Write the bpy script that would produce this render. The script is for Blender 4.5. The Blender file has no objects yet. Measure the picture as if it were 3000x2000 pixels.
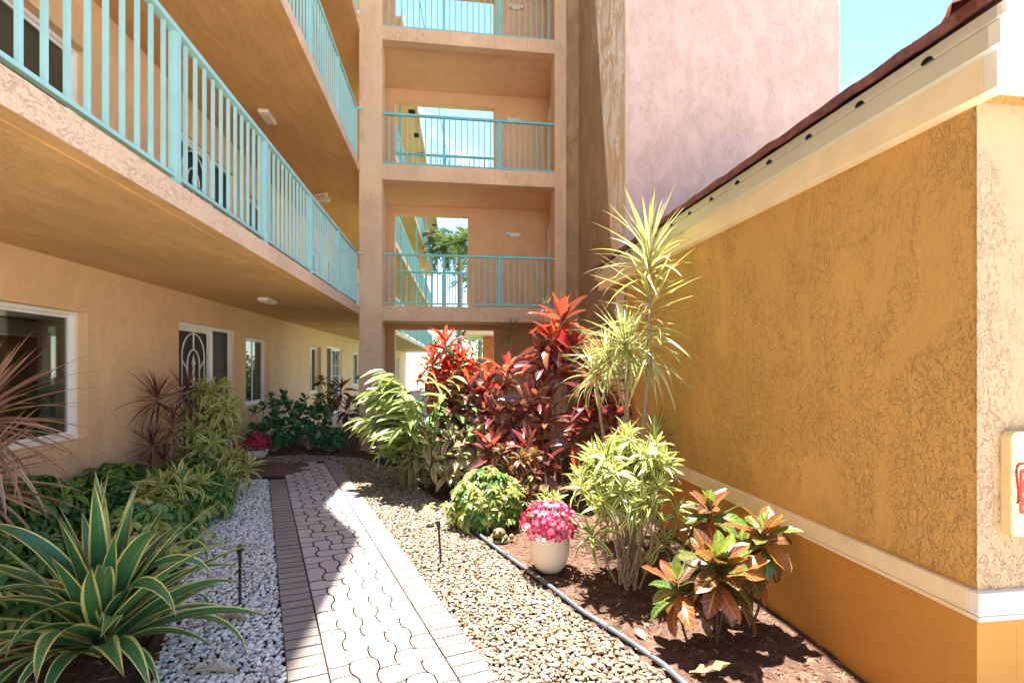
import bpy, bmesh, math, random
import numpy as np
from mathutils import Matrix, Vector, noise

R = math.radians
scene = bpy.context.scene
COL = scene.collection
rng = random.Random(7)

# ---------------------------------------------------------------- camera
CAM_Z = 1.77
cam_data = bpy.data.cameras.new('camera')
cam_data.sensor_width = 36.0
cam_data.lens = 36.0 * 1420.0 / 3000.0
cam_data.shift_y = 75.0 / 3000.0
cam_data.clip_start = 0.05
cam_data.clip_end = 3000
cam = bpy.data.objects.new('camera', cam_data)
cam.location = (0, 0, CAM_Z)
cam.rotation_euler = (R(90), 0, -R(7.343))
COL.objects.link(cam)
scene.camera = cam

# ---------------------------------------------------------------- sky and sun
SUN_EL, SUN_AZ = 79.0, -10.0          # azimuth in degrees clockwise from +Y
world = bpy.data.worlds.new('World')
scene.world = world
world.use_nodes = True
wn = world.node_tree
wn.nodes.clear()
wo = wn.nodes.new('ShaderNodeOutputWorld')
bg = wn.nodes.new('ShaderNodeBackground')
sky = wn.nodes.new('ShaderNodeTexSky')
sky.sky_type = 'NISHITA'
sky.sun_disc = False
sky.sun_elevation = R(SUN_EL)
sky.sun_rotation = R(SUN_AZ)
sky.air_density = 1.0
sky.dust_density = 0.0
sky.ozone_density = 2.2
# thin broken cloud over the whole dome
tc = wn.nodes.new('ShaderNodeTexCoord')
sep = wn.nodes.new('ShaderNodeSeparateXYZ')
wn.links.new(tc.outputs['Generated'], sep.inputs[0])
def wmath(op, a, b=None):
    n = wn.nodes.new('ShaderNodeMath'); n.operation = op
    for i, v in enumerate((a, b)):
        if v is None: continue
        if isinstance(v, (int, float)): n.inputs[i].default_value = v
        else: wn.links.new(v, n.inputs[i])
    return n.outputs[0]
zz = wmath('ADD', wmath('MAXIMUM', sep.outputs['Z'], 0.0), 0.25)
comb = wn.nodes.new('ShaderNodeCombineXYZ')
wn.links.new(wmath('DIVIDE', sep.outputs['X'], zz), comb.inputs[0])
wn.links.new(wmath('DIVIDE', sep.outputs['Y'], zz), comb.inputs[1])
nz = wn.nodes.new('ShaderNodeTexNoise')
nz.inputs['Scale'].default_value = 5.5
nz.inputs['Detail'].default_value = 7
nz.inputs['Roughness'].default_value = 0.62
nz.inputs['Distortion'].default_value = 0.35
wn.links.new(comb.outputs[0], nz.inputs['Vector'])
cr = wn.nodes.new('ShaderNodeMapRange')
cr.interpolation_type = 'SMOOTHSTEP'
cr.inputs['From Min'].default_value = 0.55
cr.inputs['From Max'].default_value = 0.78
cr.inputs['To Max'].default_value = 0.85
wn.links.new(nz.outputs['Fac'], cr.inputs['Value'])
mixc = wn.nodes.new('ShaderNodeMix'); mixc.data_type = 'RGBA'
mixc.inputs['B'].default_value = (6.5, 6.7, 7.0, 1)
wn.links.new(cr.outputs[0], mixc.inputs['Factor'])
wn.links.new(sky.outputs[0], mixc.inputs['A'])
wn.links.new(mixc.outputs['Result'], bg.inputs[0])
bg.inputs[1].default_value = 0.085
wn.links.new(bg.outputs[0], wo.inputs[0])

sl = bpy.data.lights.new('sun', 'SUN')
sl.energy = 5.0
sl.angle = R(0.9)
sl.color = (1.0, 0.955, 0.88)
sun = bpy.data.objects.new('sun', sl)
ce, se = math.cos(R(SUN_EL)), math.sin(R(SUN_EL))
sdir = Vector((math.sin(R(SUN_AZ)) * ce, math.cos(R(SUN_AZ)) * ce, se))
sun.rotation_euler = sdir.to_track_quat('Z', 'Y').to_euler()
sun.location = sdir * 60
COL.objects.link(sun)

vs = scene.view_settings
vs.view_transform = 'Standard'
vs.look = 'None'
vs.exposure = 2.38
vs.gamma = 1.0
vs.use_curve_mapping = False
scene.cycles.max_bounces = 10
scene.cycles.diffuse_bounces = 6
scene.cycles.glossy_bounces = 4
scene.cycles.transmission_bounces = 6
scene.cycles.transparent_max_bounces = 12
scene.cycles.sample_clamp_indirect = 8.0
scene.cycles.use_denoising = True

# ---------------------------------------------------------------- helpers
def gz(x):
    """level of the ground: it rises gently towards the apartment wall"""
    return -0.0577 * max(-3.75, min(x, 0.5))

def tag(o, label=None, cat=None, group=None, kind=None):
    if label: o['label'] = label
    if cat: o['category'] = cat
    if group: o['group'] = group
    if kind: o['kind'] = kind
    return o

def empty(name, loc=(0, 0, 0), rz=0.0, parent=None):
    o = bpy.data.objects.new(name, None)
    o.empty_display_size = 0.1
    o.location = loc
    o.rotation_euler = (0, 0, rz)
    if parent: o.parent = parent
    COL.objects.link(o)
    return o

def link(name, me, parent=None, loc=None, mat=None):
    o = bpy.data.objects.new(name, me)
    if parent is not None: o.parent = parent
    if loc is not None: o.location = loc
    if mat is not None: o.matrix_local = mat
    COL.objects.link(o)
    return o

class MB:
    def __init__(self):
        self.v = []; self.f = []; self.s = []
    def quad(self, a, b, c, d):
        n = len(self.v); self.v += [tuple(a), tuple(b), tuple(c), tuple(d)]
        self.f.append((n, n+1, n+2, n+3)); self.s.append(False)
        return self
    def box(self, x0, x1, y0, y1, z0, z1):
        n = len(self.v)
        self.v += [(x0,y0,z0),(x1,y0,z0),(x1,y1,z0),(x0,y1,z0),(x0,y0,z1),(x1,y0,z1),(x1,y1,z1),(x0,y1,z1)]
        for q in ((0,3,2,1),(4,5,6,7),(0,1,5,4),(1,2,6,5),(2,3,7,6),(3,0,4,7)):
            self.f.append(tuple(n+i for i in q)); self.s.append(False)
        return self
    def prism(self, poly, z0, z1):
        n = len(self.v); k = len(poly)
        self.v += [(p[0], p[1], z0) for p in poly] + [(p[0], p[1], z1) for p in poly]
        self.f.append(tuple(range(n+k-1, n-1, -1))); self.s.append(False)
        self.f.append(tuple(range(n+k, n+2*k))); self.s.append(False)
        for i in range(k):
            j = (i+1) % k
            self.f.append((n+i, n+j, n+k+j, n+k+i)); self.s.append(False)
        return self
    def tube(self, pts, r, sides=8, cap=True):
        pts = [Vector(p) for p in pts]
        n0 = len(self.v); m = len(pts)
        rr = r if isinstance(r, (list, tuple)) else [r]*m
        up = Vector((0, 0, 1))
        for i, p in enumerate(pts):
            d = (pts[min(i+1, m-1)] - pts[max(i-1, 0)]).normalized()
            a = up if abs(d.dot(up)) < 0.95 else Vector((1, 0, 0))
            e1 = d.cross(a).normalized(); e2 = d.cross(e1).normalized()
            for k in range(sides):
                t = 2*math.pi*k/sides
                self.v.append(tuple(p + (e1*math.cos(t) + e2*math.sin(t))*rr[i]))
        for i in range(m-1):
            for k in range(sides):
                k2 = (k+1) % sides
                self.f.append((n0+i*sides+k, n0+i*sides+k2, n0+(i+1)*sides+k2, n0+(i+1)*sides+k)); self.s.append(True)
        if cap:
            self.f.append(tuple(n0+k for k in range(sides))); self.s.append(False)
            self.f.append(tuple(n0+(m-1)*sides+k for k in reversed(range(sides)))); self.s.append(False)
        return self
    def lathe(self, prof, seg=24, c=(0, 0, 0)):
        n0 = len(self.v)
        for r, z in prof:
            for k in range(seg):
                t = 2*math.pi*k/seg
                self.v.append((c[0]+r*math.cos(t), c[1]+r*math.sin(t), c[2]+z))
        for i in range(len(prof)-1):
            for k in range(seg):
                k2 = (k+1) % seg
                self.f.append((n0+i*seg+k, n0+i*seg+k2, n0+(i+1)*seg+k2, n0+(i+1)*seg+k)); self.s.append(True)
        return self
    def mesh(self, name, mat, off=(0, 0, 0)):
        me = bpy.data.meshes.new(name)
        if off != (0, 0, 0):
            self.v = [(a-off[0], b-off[1], c-off[2]) for a, b, c in self.v]
        me.from_pydata(self.v, [], self.f)
        me.polygons.foreach_set('use_smooth', self.s)
        if mat: me.materials.append(mat)
        me.update()
        return me
    def build(self, name, mat, parent=None, off=(0, 0, 0), bevel=0.0):
        me = self.mesh(name, mat, off)
        if bevel:
            bm = bmesh.new(); bm.from_mesh(me)
            bmesh.ops.bevel(bm, geom=[e for e in bm.edges], offset=bevel, segments=2, profile=0.6, affect='EDGES')
            bm.to_mesh(me); bm.free()
        return link(name, me, parent)

# ---------------------------------------------------------------- materials
class NT:
    """small wrapper for node building"""
    def __init__(self, name):
        self.m = bpy.data.materials.new(name)
        self.m.use_nodes = True
        self.t = self.m.node_tree
        self.t.nodes.clear()
        self.out = self.t.nodes.new('ShaderNodeOutputMaterial')
    def n(self, kind, **kw):
        nd = self.t.nodes.new('ShaderNode' + kind)
        for k, v in kw.items():
            if hasattr(nd, k): setattr(nd, k, v)
        return nd
    def l(self, a, b): self.t.links.new(a, b)
    def set(self, sock, v):
        if hasattr(v, 'is_output'): self.l(v, sock)
        elif isinstance(v, (tuple, list)) and len(v) == 3 and sock.type == 'RGBA': sock.default_value = (*v, 1)
        else: sock.default_value = v
    def math(self, op, a, b=None, c=None, clamp=False):
        nd = self.n('Math', operation=op); nd.use_clamp = clamp
        for i, v in enumerate((a, b, c)):
            if v is not None: self.set(nd.inputs[i], v)
        return nd.outputs[0]
    def ss(self, x, a, b, lo=0.0, hi=1.0):
        nd = self.n('MapRange'); nd.interpolation_type = 'SMOOTHSTEP'
        self.set(nd.inputs['Value'], x)
        nd.inputs['From Min'].default_value = a; nd.inputs['From Max'].default_value = b
        nd.inputs['To Min'].default_value = lo; nd.inputs['To Max'].default_value = hi
        return nd.outputs[0]
    def mix(self, f, a, b, blend='MIX'):
        nd = self.n('Mix'); nd.data_type = 'RGBA'; nd.blend_type = blend
        self.set(nd.inputs['Factor'], f); self.set(nd.inputs['A'], a); self.set(nd.inputs['B'], b)
        return nd.outputs['Result']
    def noise(self, scale, detail=3, rough=0.55, dist=0.0, vec=None):
        nd = self.n('TexNoise')
        nd.inputs['Scale'].default_value = scale; nd.inputs['Detail'].default_value = detail
        nd.inputs['Roughness'].default_value = rough; nd.inputs['Distortion'].default_value = dist
        if vec is not None: self.l(vec, nd.inputs['Vector'])
        return nd.outputs['Fac']
    def ramp(self, x, stops):
        nd = self.n('ValToRGB'); el = nd.color_ramp.elements
        while len(el) < len(stops): el.new(0.5)
        for e, (p, c) in zip(el, stops): e.position = p; e.color = (*c, 1)
        self.l(x, nd.inputs[0]); return nd.outputs[0]
    def bump(self, h, strength, dist):
        nd = self.n('Bump'); nd.inputs['Strength'].default_value = strength; nd.inputs['Distance'].default_value = dist
        self.l(h, nd.inputs['Height']); return nd.outputs[0]
    def pbsdf(self, col, rough=0.6, spec=0.5, normal=None, metallic=0.0, coat=0.0):
        p = self.n('BsdfPrincipled')
        self.set(p.inputs['Base Color'], col); self.set(p.inputs['Roughness'], rough)
        p.inputs['Specular IOR Level'].default_value = spec; p.inputs['Metallic'].default_value = metallic
        p.inputs['Coat Weight'].default_value = coat
        if normal is not None: self.l(normal, p.inputs['Normal'])
        return p.outputs[0]
    def done(self, shader):
        self.l(shader, self.out.inputs['Surface']); return self.m

def stucco(name, col, scale=15.0, relief=0.006, ridge=1.0, rough=0.75, stretch=(1, 1, 0.55), stain=0.12, crease=0.35):
    """knock-down stucco: flattened plaster islands with sharp broken edges"""
    k = NT(name)
    pos = k.n('NewGeometry').outputs['Position']
    mp = k.n('Mapping'); mp.inputs['Scale'].default_value = stretch
    k.l(pos, mp.inputs[0]); v = mp.outputs[0]
    a = k.noise(scale*1.5, 5, 0.62, 1.1, v)
    isl = k.ss(a, 0.485, 0.515)                                   # islands with steep edges
    lip = k.ss(k.math('ABSOLUTE', k.math('SUBTRACT', a, 0.50)), 0.0, 0.022, 1.0, 0.0)
    mask = k.ss(k.noise(scale*0.16, 4, 0.7, 0.6, v), 0.36, 0.60)
    b = k.noise(scale*4.2, 3, 0.6, 0.8, v)
    isl2 = k.ss(b, 0.50, 0.56)
    fine = k.noise(190, 2, 0.6, 0.0, pos)
    h = k.math('ADD', k.math('MULTIPLY', k.math('MULTIPLY', isl, mask), 0.75*ridge),
        k.math('ADD', k.math('MULTIPLY', isl2, k.math('MULTIPLY', k.math('ADD', mask, 0.25), 0.30*ridge)),
        k.math('ADD', k.math('MULTIPLY', k.math('MULTIPLY', lip, mask), 0.35*ridge), k.math('MULTIPLY', fine, 0.14))))
    nrm = k.bump(h, 1.0, relief)
    st = k.noise(0.9, 4, 0.6, 0.2, pos)
    dark = tuple(c*(1-stain*.5) for c in col); light = tuple(min(1, c*(1+stain*0.35)) for c in col)
    base = k.mix(k.ss(st, 0.3, 0.7), dark, light)
    cr_ = k.math('MULTIPLY', k.math('MULTIPLY', k.ss(k.math('ABSOLUTE', k.math('SUBTRACT', a, 0.478)), 0.0, 0.012, 1.0, 0.0), mask), crease)
    base = k.mix(cr_, base, (col[0]*0.55, col[1]*0.38, col[2]*0.25))
    return k.done(k.pbsdf(base, rough, 0.35, nrm))

def plain(name, col, rough=0.5, spec=0.4, var=0.08, scale=6.0, relief=0.0, rscale=120, coat=0.0, metallic=0.0):
    k = NT(name)
    pos = k.n('NewGeometry').outputs['Position']
    n1 = k.noise(scale, 4, 0.6, 0.2, pos)
    base = k.mix(k.ss(n1, 0.3, 0.7), tuple(c*(1-var) for c in col), tuple(min(1, c*(1+var)) for c in col))
    nrm = k.bump(k.noise(rscale, 3, 0.6, 0, pos), 0.5, relief) if relief else None
    return k.done(k.pbsdf(base, rough, spec, nrm, metallic, coat))

M = {}
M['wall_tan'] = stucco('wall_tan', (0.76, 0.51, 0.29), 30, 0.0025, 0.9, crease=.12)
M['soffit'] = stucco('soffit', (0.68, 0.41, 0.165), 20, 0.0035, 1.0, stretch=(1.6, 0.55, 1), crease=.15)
M['slab_edge'] = stucco('slab_edge', (0.80, 0.56, 0.38), 12, 0.006, 1.0, stretch=(1, 0.6, 1), crease=.12)
M['tower'] = stucco('tower', (0.71, 0.48, 0.30), 12, 0.0055, 1.0, crease=.2)
M['tower_in'] = stucco('tower_in', (0.72, 0.455, 0.26), 26, 0.003, 0.8, crease=.15)
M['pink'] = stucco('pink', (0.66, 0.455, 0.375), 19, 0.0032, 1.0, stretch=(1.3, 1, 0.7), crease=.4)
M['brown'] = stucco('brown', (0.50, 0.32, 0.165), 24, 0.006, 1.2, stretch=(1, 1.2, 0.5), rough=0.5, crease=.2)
M['gold'] = stucco('gold', (0.63, 0.37, 0.115), 12, 0.0055, 1.1, stretch=(1, 1.2, 0.7), crease=.12)
M['gold_front_skylit'] = stucco('gold_front_skylit', (0.55, 0.38, 0.225), 12, 0.0055, 1.1, crease=.2)  # same wall as gold; the front's bright skylight is put into its colour
M['gold_base'] = stucco('gold_base', (0.57, 0.275, 0.06), 60, 0.0016, 0.25, stretch=(1, 1, 1), crease=0)
M['cream'] = plain('cream', (0.86, 0.71, 0.47), 0.55, 0.4, 0.05, 5, 0.0015, 60)
M['cream_white'] = plain('cream_white', (0.82, 0.79, 0.71), 0.4, 0.4, 0.03, 5, 0.0006, 40)  # on the annex front: cream trim and flashing, skylight put into the colour
M['flashing'] = plain('flashing', (0.60, 0.58, 0.47), 0.38, 0.5, 0.04, 3)
M['teal'] = plain('teal', (0.155, 0.48, 0.47), 0.38, 0.5, 0.07, 3, 0.0003, 200)
M['teal_pale'] = plain('teal_pale', (0.33, 0.62, 0.61), 0.38, 0.5, 0.06, 3, 0.0003, 200)
M['white'] = plain('white', (0.80, 0.79, 0.76), 0.4, 0.45, 0.04, 4)
M['offwhite'] = plain('offwhite', (0.74, 0.70, 0.60), 0.45, 0.4, 0.05, 8)
M['dark'] = plain('dark', (0.012, 0.011, 0.011), 0.7, 0.2, 0.2, 10)
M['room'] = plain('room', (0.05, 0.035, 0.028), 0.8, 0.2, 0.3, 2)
M['screen'] = plain('screen', (0.035, 0.026, 0.024), 0.55, 0.3, 0.25, 40)
M['rubber'] = plain('rubber', (0.016, 0.016, 0.018), 0.5, 0.4, 0.2, 20, 0.0006, 150)
M['pipe'] = plain('pipe', (0.10, 0.115, 0.135), 0.5, 0.4, 0.25, 9, 0.0005, 90)
M['red'] = plain('red', (0.62, 0.012, 0.014), 0.35, 0.5, 0.05, 5)
M['signcream'] = plain('signcream', (0.78, 0.66, 0.34), 0.35, 0.5, 0.05, 14)
M['rooftile'] = plain('rooftile', (0.135, 0.042, 0.030), 0.7, 0.3, 0.35, 14, 0.003, 60)
M['hiptile'] = plain('hiptile', (0.46, 0.24, 0.20), 0.75, 0.3, 0.2, 12, 0.003, 60)
M['blind'] = plain('blind', (0.80, 0.78, 0.70), 0.6, 0.3, 0.04, 4)
M['blue'] = plain('blue', (0.02, 0.06, 0.22), 0.18, 0.6, 0.3, 12, coat=0.6)
M['rust'] = plain('rust', (0.30, 0.12, 0.03), 0.3, 0.5, 0.4, 14, coat=0.4)
M['potcream'] = plain('potcream', (0.80, 0.66, 0.50), 0.45, 0.4, 0.03, 5)
M['potwhite'] = plain('potwhite', (0.70, 0.67, 0.62), 0.4, 0.4, 0.05, 5)
M['bark'] = plain('bark', (0.34, 0.26, 0.18), 0.85, 0.2, 0.35, 40, 0.004, 60)
M['bark_dark'] = plain('bark_dark', (0.11, 0.075, 0.045), 0.85, 0.2, 0.35, 40, 0.004, 60)
M['stem_green'] = plain('stem_green', (0.22, 0.24, 0.08), 0.6, 0.3, 0.3, 20)
M['concrete'] = plain('concrete', (0.40, 0.37, 0.33), 0.85, 0.2, 0.15, 1.5, 0.002, 60)
M['terracotta'] = plain('terracotta', (0.45, 0.17, 0.07), 0.7, 0.3, 0.2, 9)

def glass_mat():
    k = NT('glass')
    lw = k.n('LayerWeight'); lw.inputs['Blend'].default_value = 0.22
    tr = k.n('BsdfTransparent'); tr.inputs[0].default_value = (0.90, 0.92, 0.91, 1)
    gl = k.n('BsdfGlossy'); gl.inputs['Roughness'].default_value = 0.02; gl.inputs[0].default_value = (0.9, 0.95, 0.95, 1)
    mx = k.n('MixShader')
    k.l(k.math('ADD', k.math('MULTIPLY', lw.outputs['Fresnel'], 0.9), 0.05), mx.inputs[0]); k.l(tr.outputs[0], mx.inputs[1]); k.l(gl.outputs[0], mx.inputs[2])
    return k.done(mx.outputs[0])
M['glass'] = glass_mat()

def paver_mat(name, stops, grain=0.25):
    k = NT(name)
    pos = k.n('NewGeometry').outputs['Position']
    r = k.n('ObjectInfo').outputs['Random']
    base = k.ramp(r, stops)
    st = k.noise(2.2, 4, 0.6, 0.3, pos)
    base = k.mix(k.ss(st, 0.35, 0.75, 0.0, 0.45), base, tuple(c*0.55 for c in stops[0][1]))
    g = k.noise(260, 2, 0.7, 0, pos)
    base = k.mix(k.math('MULTIPLY', k.ss(g, 0.35, 0.65), grain), base, (0.62, 0.58, 0.53))
    g2 = k.noise(150, 2, 0.7, 0, pos)
    base = k.mix(k.ss(g2, 0.62, 0.72, 0, 0.4), base, (0.10, 0.08, 0.07))
    return k.done(k.pbsdf(base, 0.82, 0.25, k.bump(g, 0.6, 0.0015)))
M['paver'] = paver_mat('paver', [(0, (0.52, 0.465, 0.43)), (0.5, (0.54, 0.46, 0.42)), (0.8, (0.51, 0.40, 0.36)), (1, (0.57, 0.51, 0.47))])
M['border'] = paver_mat('border', [(0, (0.27, 0.235, 0.21)), (0.6, (0.31, 0.26, 0.225)), (1, (0.33, 0.25, 0.205))], .12)
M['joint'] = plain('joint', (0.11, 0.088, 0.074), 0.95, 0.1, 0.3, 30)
M['brick'] = paver_mat('brick', [(0, (0.16, 0.075, 0.055)), (0.4, (0.11, 0.075, 0.068)), (0.75, (0.21, 0.085, 0.05)), (1, (0.13, 0.10, 0.09))], 0.10)
M['sand'] = plain('sand', (0.045, 0.034, 0.026), 0.95, 0.1, 0.3, 20, 0.003, 120)

def pebble_mat(name, stops):
    k = NT(name)
    at = k.n('Attribute'); at.attribute_name = 'rnd'
    pos = k.n('NewGeometry').outputs['Position']
    base = k.ramp(at.outputs['Fac'], stops)
    base = k.mix(k.ss(k.noise(120, 3, 0.6, 0.4, pos), 0.5, 0.75, 0, 0.35), base, (0.30, 0.22, 0.14))
    return k.done(k.pbsdf(base, 0.7, 0.3, k.bump(k.noise(200, 2, 0.5, 0, pos), 0.4, 0.001)))
M['pebble_grey'] = pebble_mat('pebble_grey', [(0, (0.34, 0.32, 0.30)), (0.2, (0.64, 0.62, 0.58)), (0.6, (0.80, 0.78, 0.74)), (0.9, (0.82, 0.77, 0.70)), (1, (0.48, 0.37, 0.27))])
M['pebble_warm'] = pebble_mat('pebble_warm', [(0, (0.12, 0.08, 0.042)), (0.3, (0.22, 0.165, 0.105)), (0.65, (0.30, 0.25, 0.19)), (0.9, (0.36, 0.32, 0.265)), (1, (0.20, 0.12, 0.055))])

def soil_mat():
    k = NT('soil')
    pos = k.n('NewGeometry').outputs['Position']
    a = k.noise(9, 5, 0.7, 0.5, pos); b = k.noise(70, 4, 0.7, 0.8, pos)
    base = k.ramp(a, [(0.3, (0.055, 0.030, 0.020)), (0.55, (0.11, 0.062, 0.042)), (0.72, (0.20, 0.125, 0.088))])
    base = k.mix(k.ss(b, 0.52, 0.68, 0, 0.55), base, (0.30, 0.20, 0.145))
    return k.done(k.pbsdf(base, 0.95, 0.15, k.bump(b, 0.8, 0.012)))
M['soil'] = soil_mat()
def chip_mat():
    k = NT('chip')
    at = k.n('Attribute'); at.attribute_name = 'rnd'
    base = k.ramp(at.outputs['Fac'], [(0, (0.05, 0.025, 0.017)), (0.5, (0.13, 0.07, 0.045)), (0.8, (0.24, 0.145, 0.095)), (0.97, (0.34, 0.24, 0.17)), (1, (0.50, 0.43, 0.35))])
    return k.done(k.pbsdf(base, 0.9, 0.2))
M['chip'] = chip_mat()
def ground_mat():
    k = NT('ground')
    pos = k.n('NewGeometry').outputs['Position']
    a = k.noise(0.5, 5, 0.6, 0.2, pos); b = k.noise(25, 4, 0.7, 0.3, pos)
    base = k.ramp(a, [(0.35, (0.46, 0.43, 0.38)), (0.65, (0.54, 0.50, 0.44))])
    base = k.mix(k.ss(b, 0.5, 0.7, 0, 0.4), base, (0.36, 0.33, 0.29))
    return k.done(k.pbsdf(base, 0.9, 0.2, k.bump(b, 0.5, 0.004)))
M['ground'] = ground_mat()

def leaf_mat(name, ramp, edge=None, e0=0.6, e1=0.75, edge_ramp=None, rough=0.38, spec=0.5, trans=0.28, tcol=None, rib=None, veins=None, streak=None, dry=0.0):
    """ramp: colours picked per leaf; edge: margin colour from e0 to e1 of the half width"""
    k = NT(name)
    uv = k.n('UVMap').outputs[0]
    sp = k.n('SeparateXYZ'); k.l(uv, sp.inputs[0])
    x, y = sp.outputs['X'], sp.outputs['Y']
    e = k.math('MULTIPLY', k.math('ABSOLUTE', k.math('SUBTRACT', x, 0.5)), 2.0)
    at = k.n('Attribute'); at.attribute_name = 'rnd'
    r = k.math('FRACT', k.math('ADD', k.n('ObjectInfo').outputs['Random'], at.outputs['Fac']))
    r2 = k.math('FRACT', k.math('MULTIPLY', r, 7.31))
    pos = k.n('NewGeometry').outputs['Position']
    base = k.ramp(r, ramp)
    mott = k.noise(45, 3, 0.6, 0.3, pos)
    base = k.mix(k.ss(mott, 0.35, 0.7, 0.0, 0.35), base, k.mix(0.5, base, (0, 0, 0)))
    if streak:
        cmb = k.n('CombineXYZ'); k.l(k.math('ADD', k.math('MULTIPLY', x, 11.0), k.math('MULTIPLY', r, 40.0)), cmb.inputs[0]); k.l(k.math('MULTIPLY', y, streak[2] if len(streak) > 2 else 0.8), cmb.inputs[1])
        s = k.noise(1.0, 2, 0.5, 0.0, cmb.outputs[0])
        base = k.mix(k.ss(s, streak[1], streak[1]+0.08), base, streak[0])
    if veins:
        ph = k.math('SUBTRACT', k.math('MULTIPLY', y, veins[1]), k.math('MULTIPLY', e, 1.3))
        tri = k.math('ABSOLUTE', k.math('SUBTRACT', k.math('FRACT', ph), 0.5))
        vn = k.math('MAXIMUM', k.ss(tri, 0.0, veins[2], 1.0, 0.0), k.ss(e, 0.05, 0.16, 1.0, 0.0))
        vcol = k.ramp(r2, veins[0])
        vn = k.math('MULTIPLY', vn, k.ss(r2, 0.1, 0.5, 0.35, 1.0))
        base = k.mix(vn, base, vcol)
    if rib:
        base = k.mix(k.ss(e, 0.04, 0.14, 0.8, 0.0), base, rib)
    if edge_ramp:
        edge = k.ramp(r2, edge_ramp)
    if edge is not None:
        wob = k.math('ADD', e, k.math('MULTIPLY', k.math('SUBTRACT', r2, 0.5), 0.16))
        base = k.mix(k.ss(wob, e0, e1), base, edge)
    if dry:
        base = k.mix(k.math('MULTIPLY', k.ss(y, 0.86, 1.0), dry), base, (0.30, 0.16, 0.07))
    p = k.pbsdf(base, rough, spec)
    tr = k.n('BsdfTranslucent')
    k.l(k.mix(0.35, base, tcol if tcol else (0.45, 0.5, 0.1)), tr.inputs[0])
    mx = k.n('MixShader'); mx.inputs[0].default_value = trans
    k.l(p, mx.inputs[1]); k.l(tr.outputs[0], mx.inputs[2])
    return k.done(mx.outputs[0])
# ================================================================ ground, beds, path
XS = [-400, -60, -12, -3.75, -2.5, -1.2, 0.0, 0.5, 3, 12, 60, 400]
YS = [-400, -60, -12, -4, 0, 3, 6, 9, 13, 40, 120, 500]
gv = [(x, y, gz(x) - 0.03) for y in YS for x in XS]
gf = [(j*len(XS)+i, j*len(XS)+i+1, (j+1)*len(XS)+i+1, (j+1)*len(XS)+i) for j in range(len(YS)-1) for i in range(len(XS)-1)]
me = bpy.data.meshes.new('ground'); me.from_pydata(gv, [], gf); me.materials.append(M['ground'])
tag(link('ground', me), kind='structure')
M['lawn'] = plain('lawn', (0.075, 0.14, 0.035), .9, .2, .4, 3.0, .02, 40)
tag(MB().quad((-1.4, 13.4, .012), (40, 13.4, .012), (40, 90, .012), (-1.4, 90, .012)).build('lawn', M['lawn']), kind='structure')

PE = Vector((-0.3469, 0.9379)); PN = Vector((0.9379, 0.3469))        # along and across the path
P0 = Vector((-0.881, 2.775))                                        # on its left outer edge
PW, BW = 1.063, 0.21
def pxy(s, t): return P0 + PE*s + PN*t
def inpoly(x, y, poly):
    c = False; n = len(poly); j = n-1
    for i in range(n):
        xi, yi = poly[i]; xj, yj = poly[j]
        if (yi > y) != (yj > y) and x < (xj-xi)*(y-yi)/(yj-yi) + xi: c = not c
        j = i
    return c
EDGE_L = [(-1.20, 1.8), (-1.58, 2.80), (-1.86, 3.52), (-2.15, 4.30), (-2.47, 5.12), (-2.95, 6.49), (-3.25, 7.30)]
EDGE_R = [(-3.68, 8.74), (-2.58, 9.26), (-1.60, 9.10), (-0.96, 8.45), (-0.72, 7.70), (-0.07, 6.25), (0.233, 5.15), (0.58, 4.29), (0.93, 3.38), (1.23, 2.70), (1.46, 1.8)]
pl0, pl1 = pxy(-1.05, 0), pxy(4.82, 0)
pr0, pr1 = pxy(-0.65, PW), pxy(6.13, PW)
POLY_GL = [(pl0.x, pl0.y)] + EDGE_L + [(-2.56, 7.30), (pl1.x, pl1.y)]
POLY_GR = [(pr0.x, pr0.y), (pr1.x, pr1.y), (-2.4, 8.46), (-3.68, 8.34)] + EDGE_R
BED = [(-3.72, 1.2), (-3.72, 13.3), (2.72, 13.3), (2.72, 7.3), (2.36, 6.2), (2.36, 1.2)]
POLY_P = [(pl0.x, pl0.y), (pl1.x, pl1.y), (-3.72, 7.29), (-3.72, 8.36), (pr1.x, pr1.y), (pr0.x, pr0.y)]

# planting soil: one uneven sheet, lower where gravel and paving lie on it
step = 0.05
nx, ny = int(6.5/step)+1, int(12.2/step)+1
sv, sf = [], []
for j in range(ny):
    for i in range(nx):
        x, y = -3.76 + i*step, 1.1 + j*step
        hard = inpoly(x, y, POLY_P) or inpoly(x, y, POLY_GL) or inpoly(x, y, POLY_GR)
        n = noise.noise(Vector((x*2.2, y*2.2, 0)))*0.022 + noise.noise(Vector((x*9, y*9, 3)))*0.012
        sv.append((x, y, gz(x) + (-0.006 if hard else 0.030 + n)))
for j in range(ny-1):
    for i in range(nx-1):
        a = j*nx+i; sf.append((a, a+1, a+nx+1, a+nx))
me = bpy.data.meshes.new('planting_bed'); me.from_pydata(sv, [], sf); me.materials.append(M['soil'])
me.polygons.foreach_set('use_smooth', [True]*len(sf))
tag(link('planting_bed', me), kind='structure')

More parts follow.
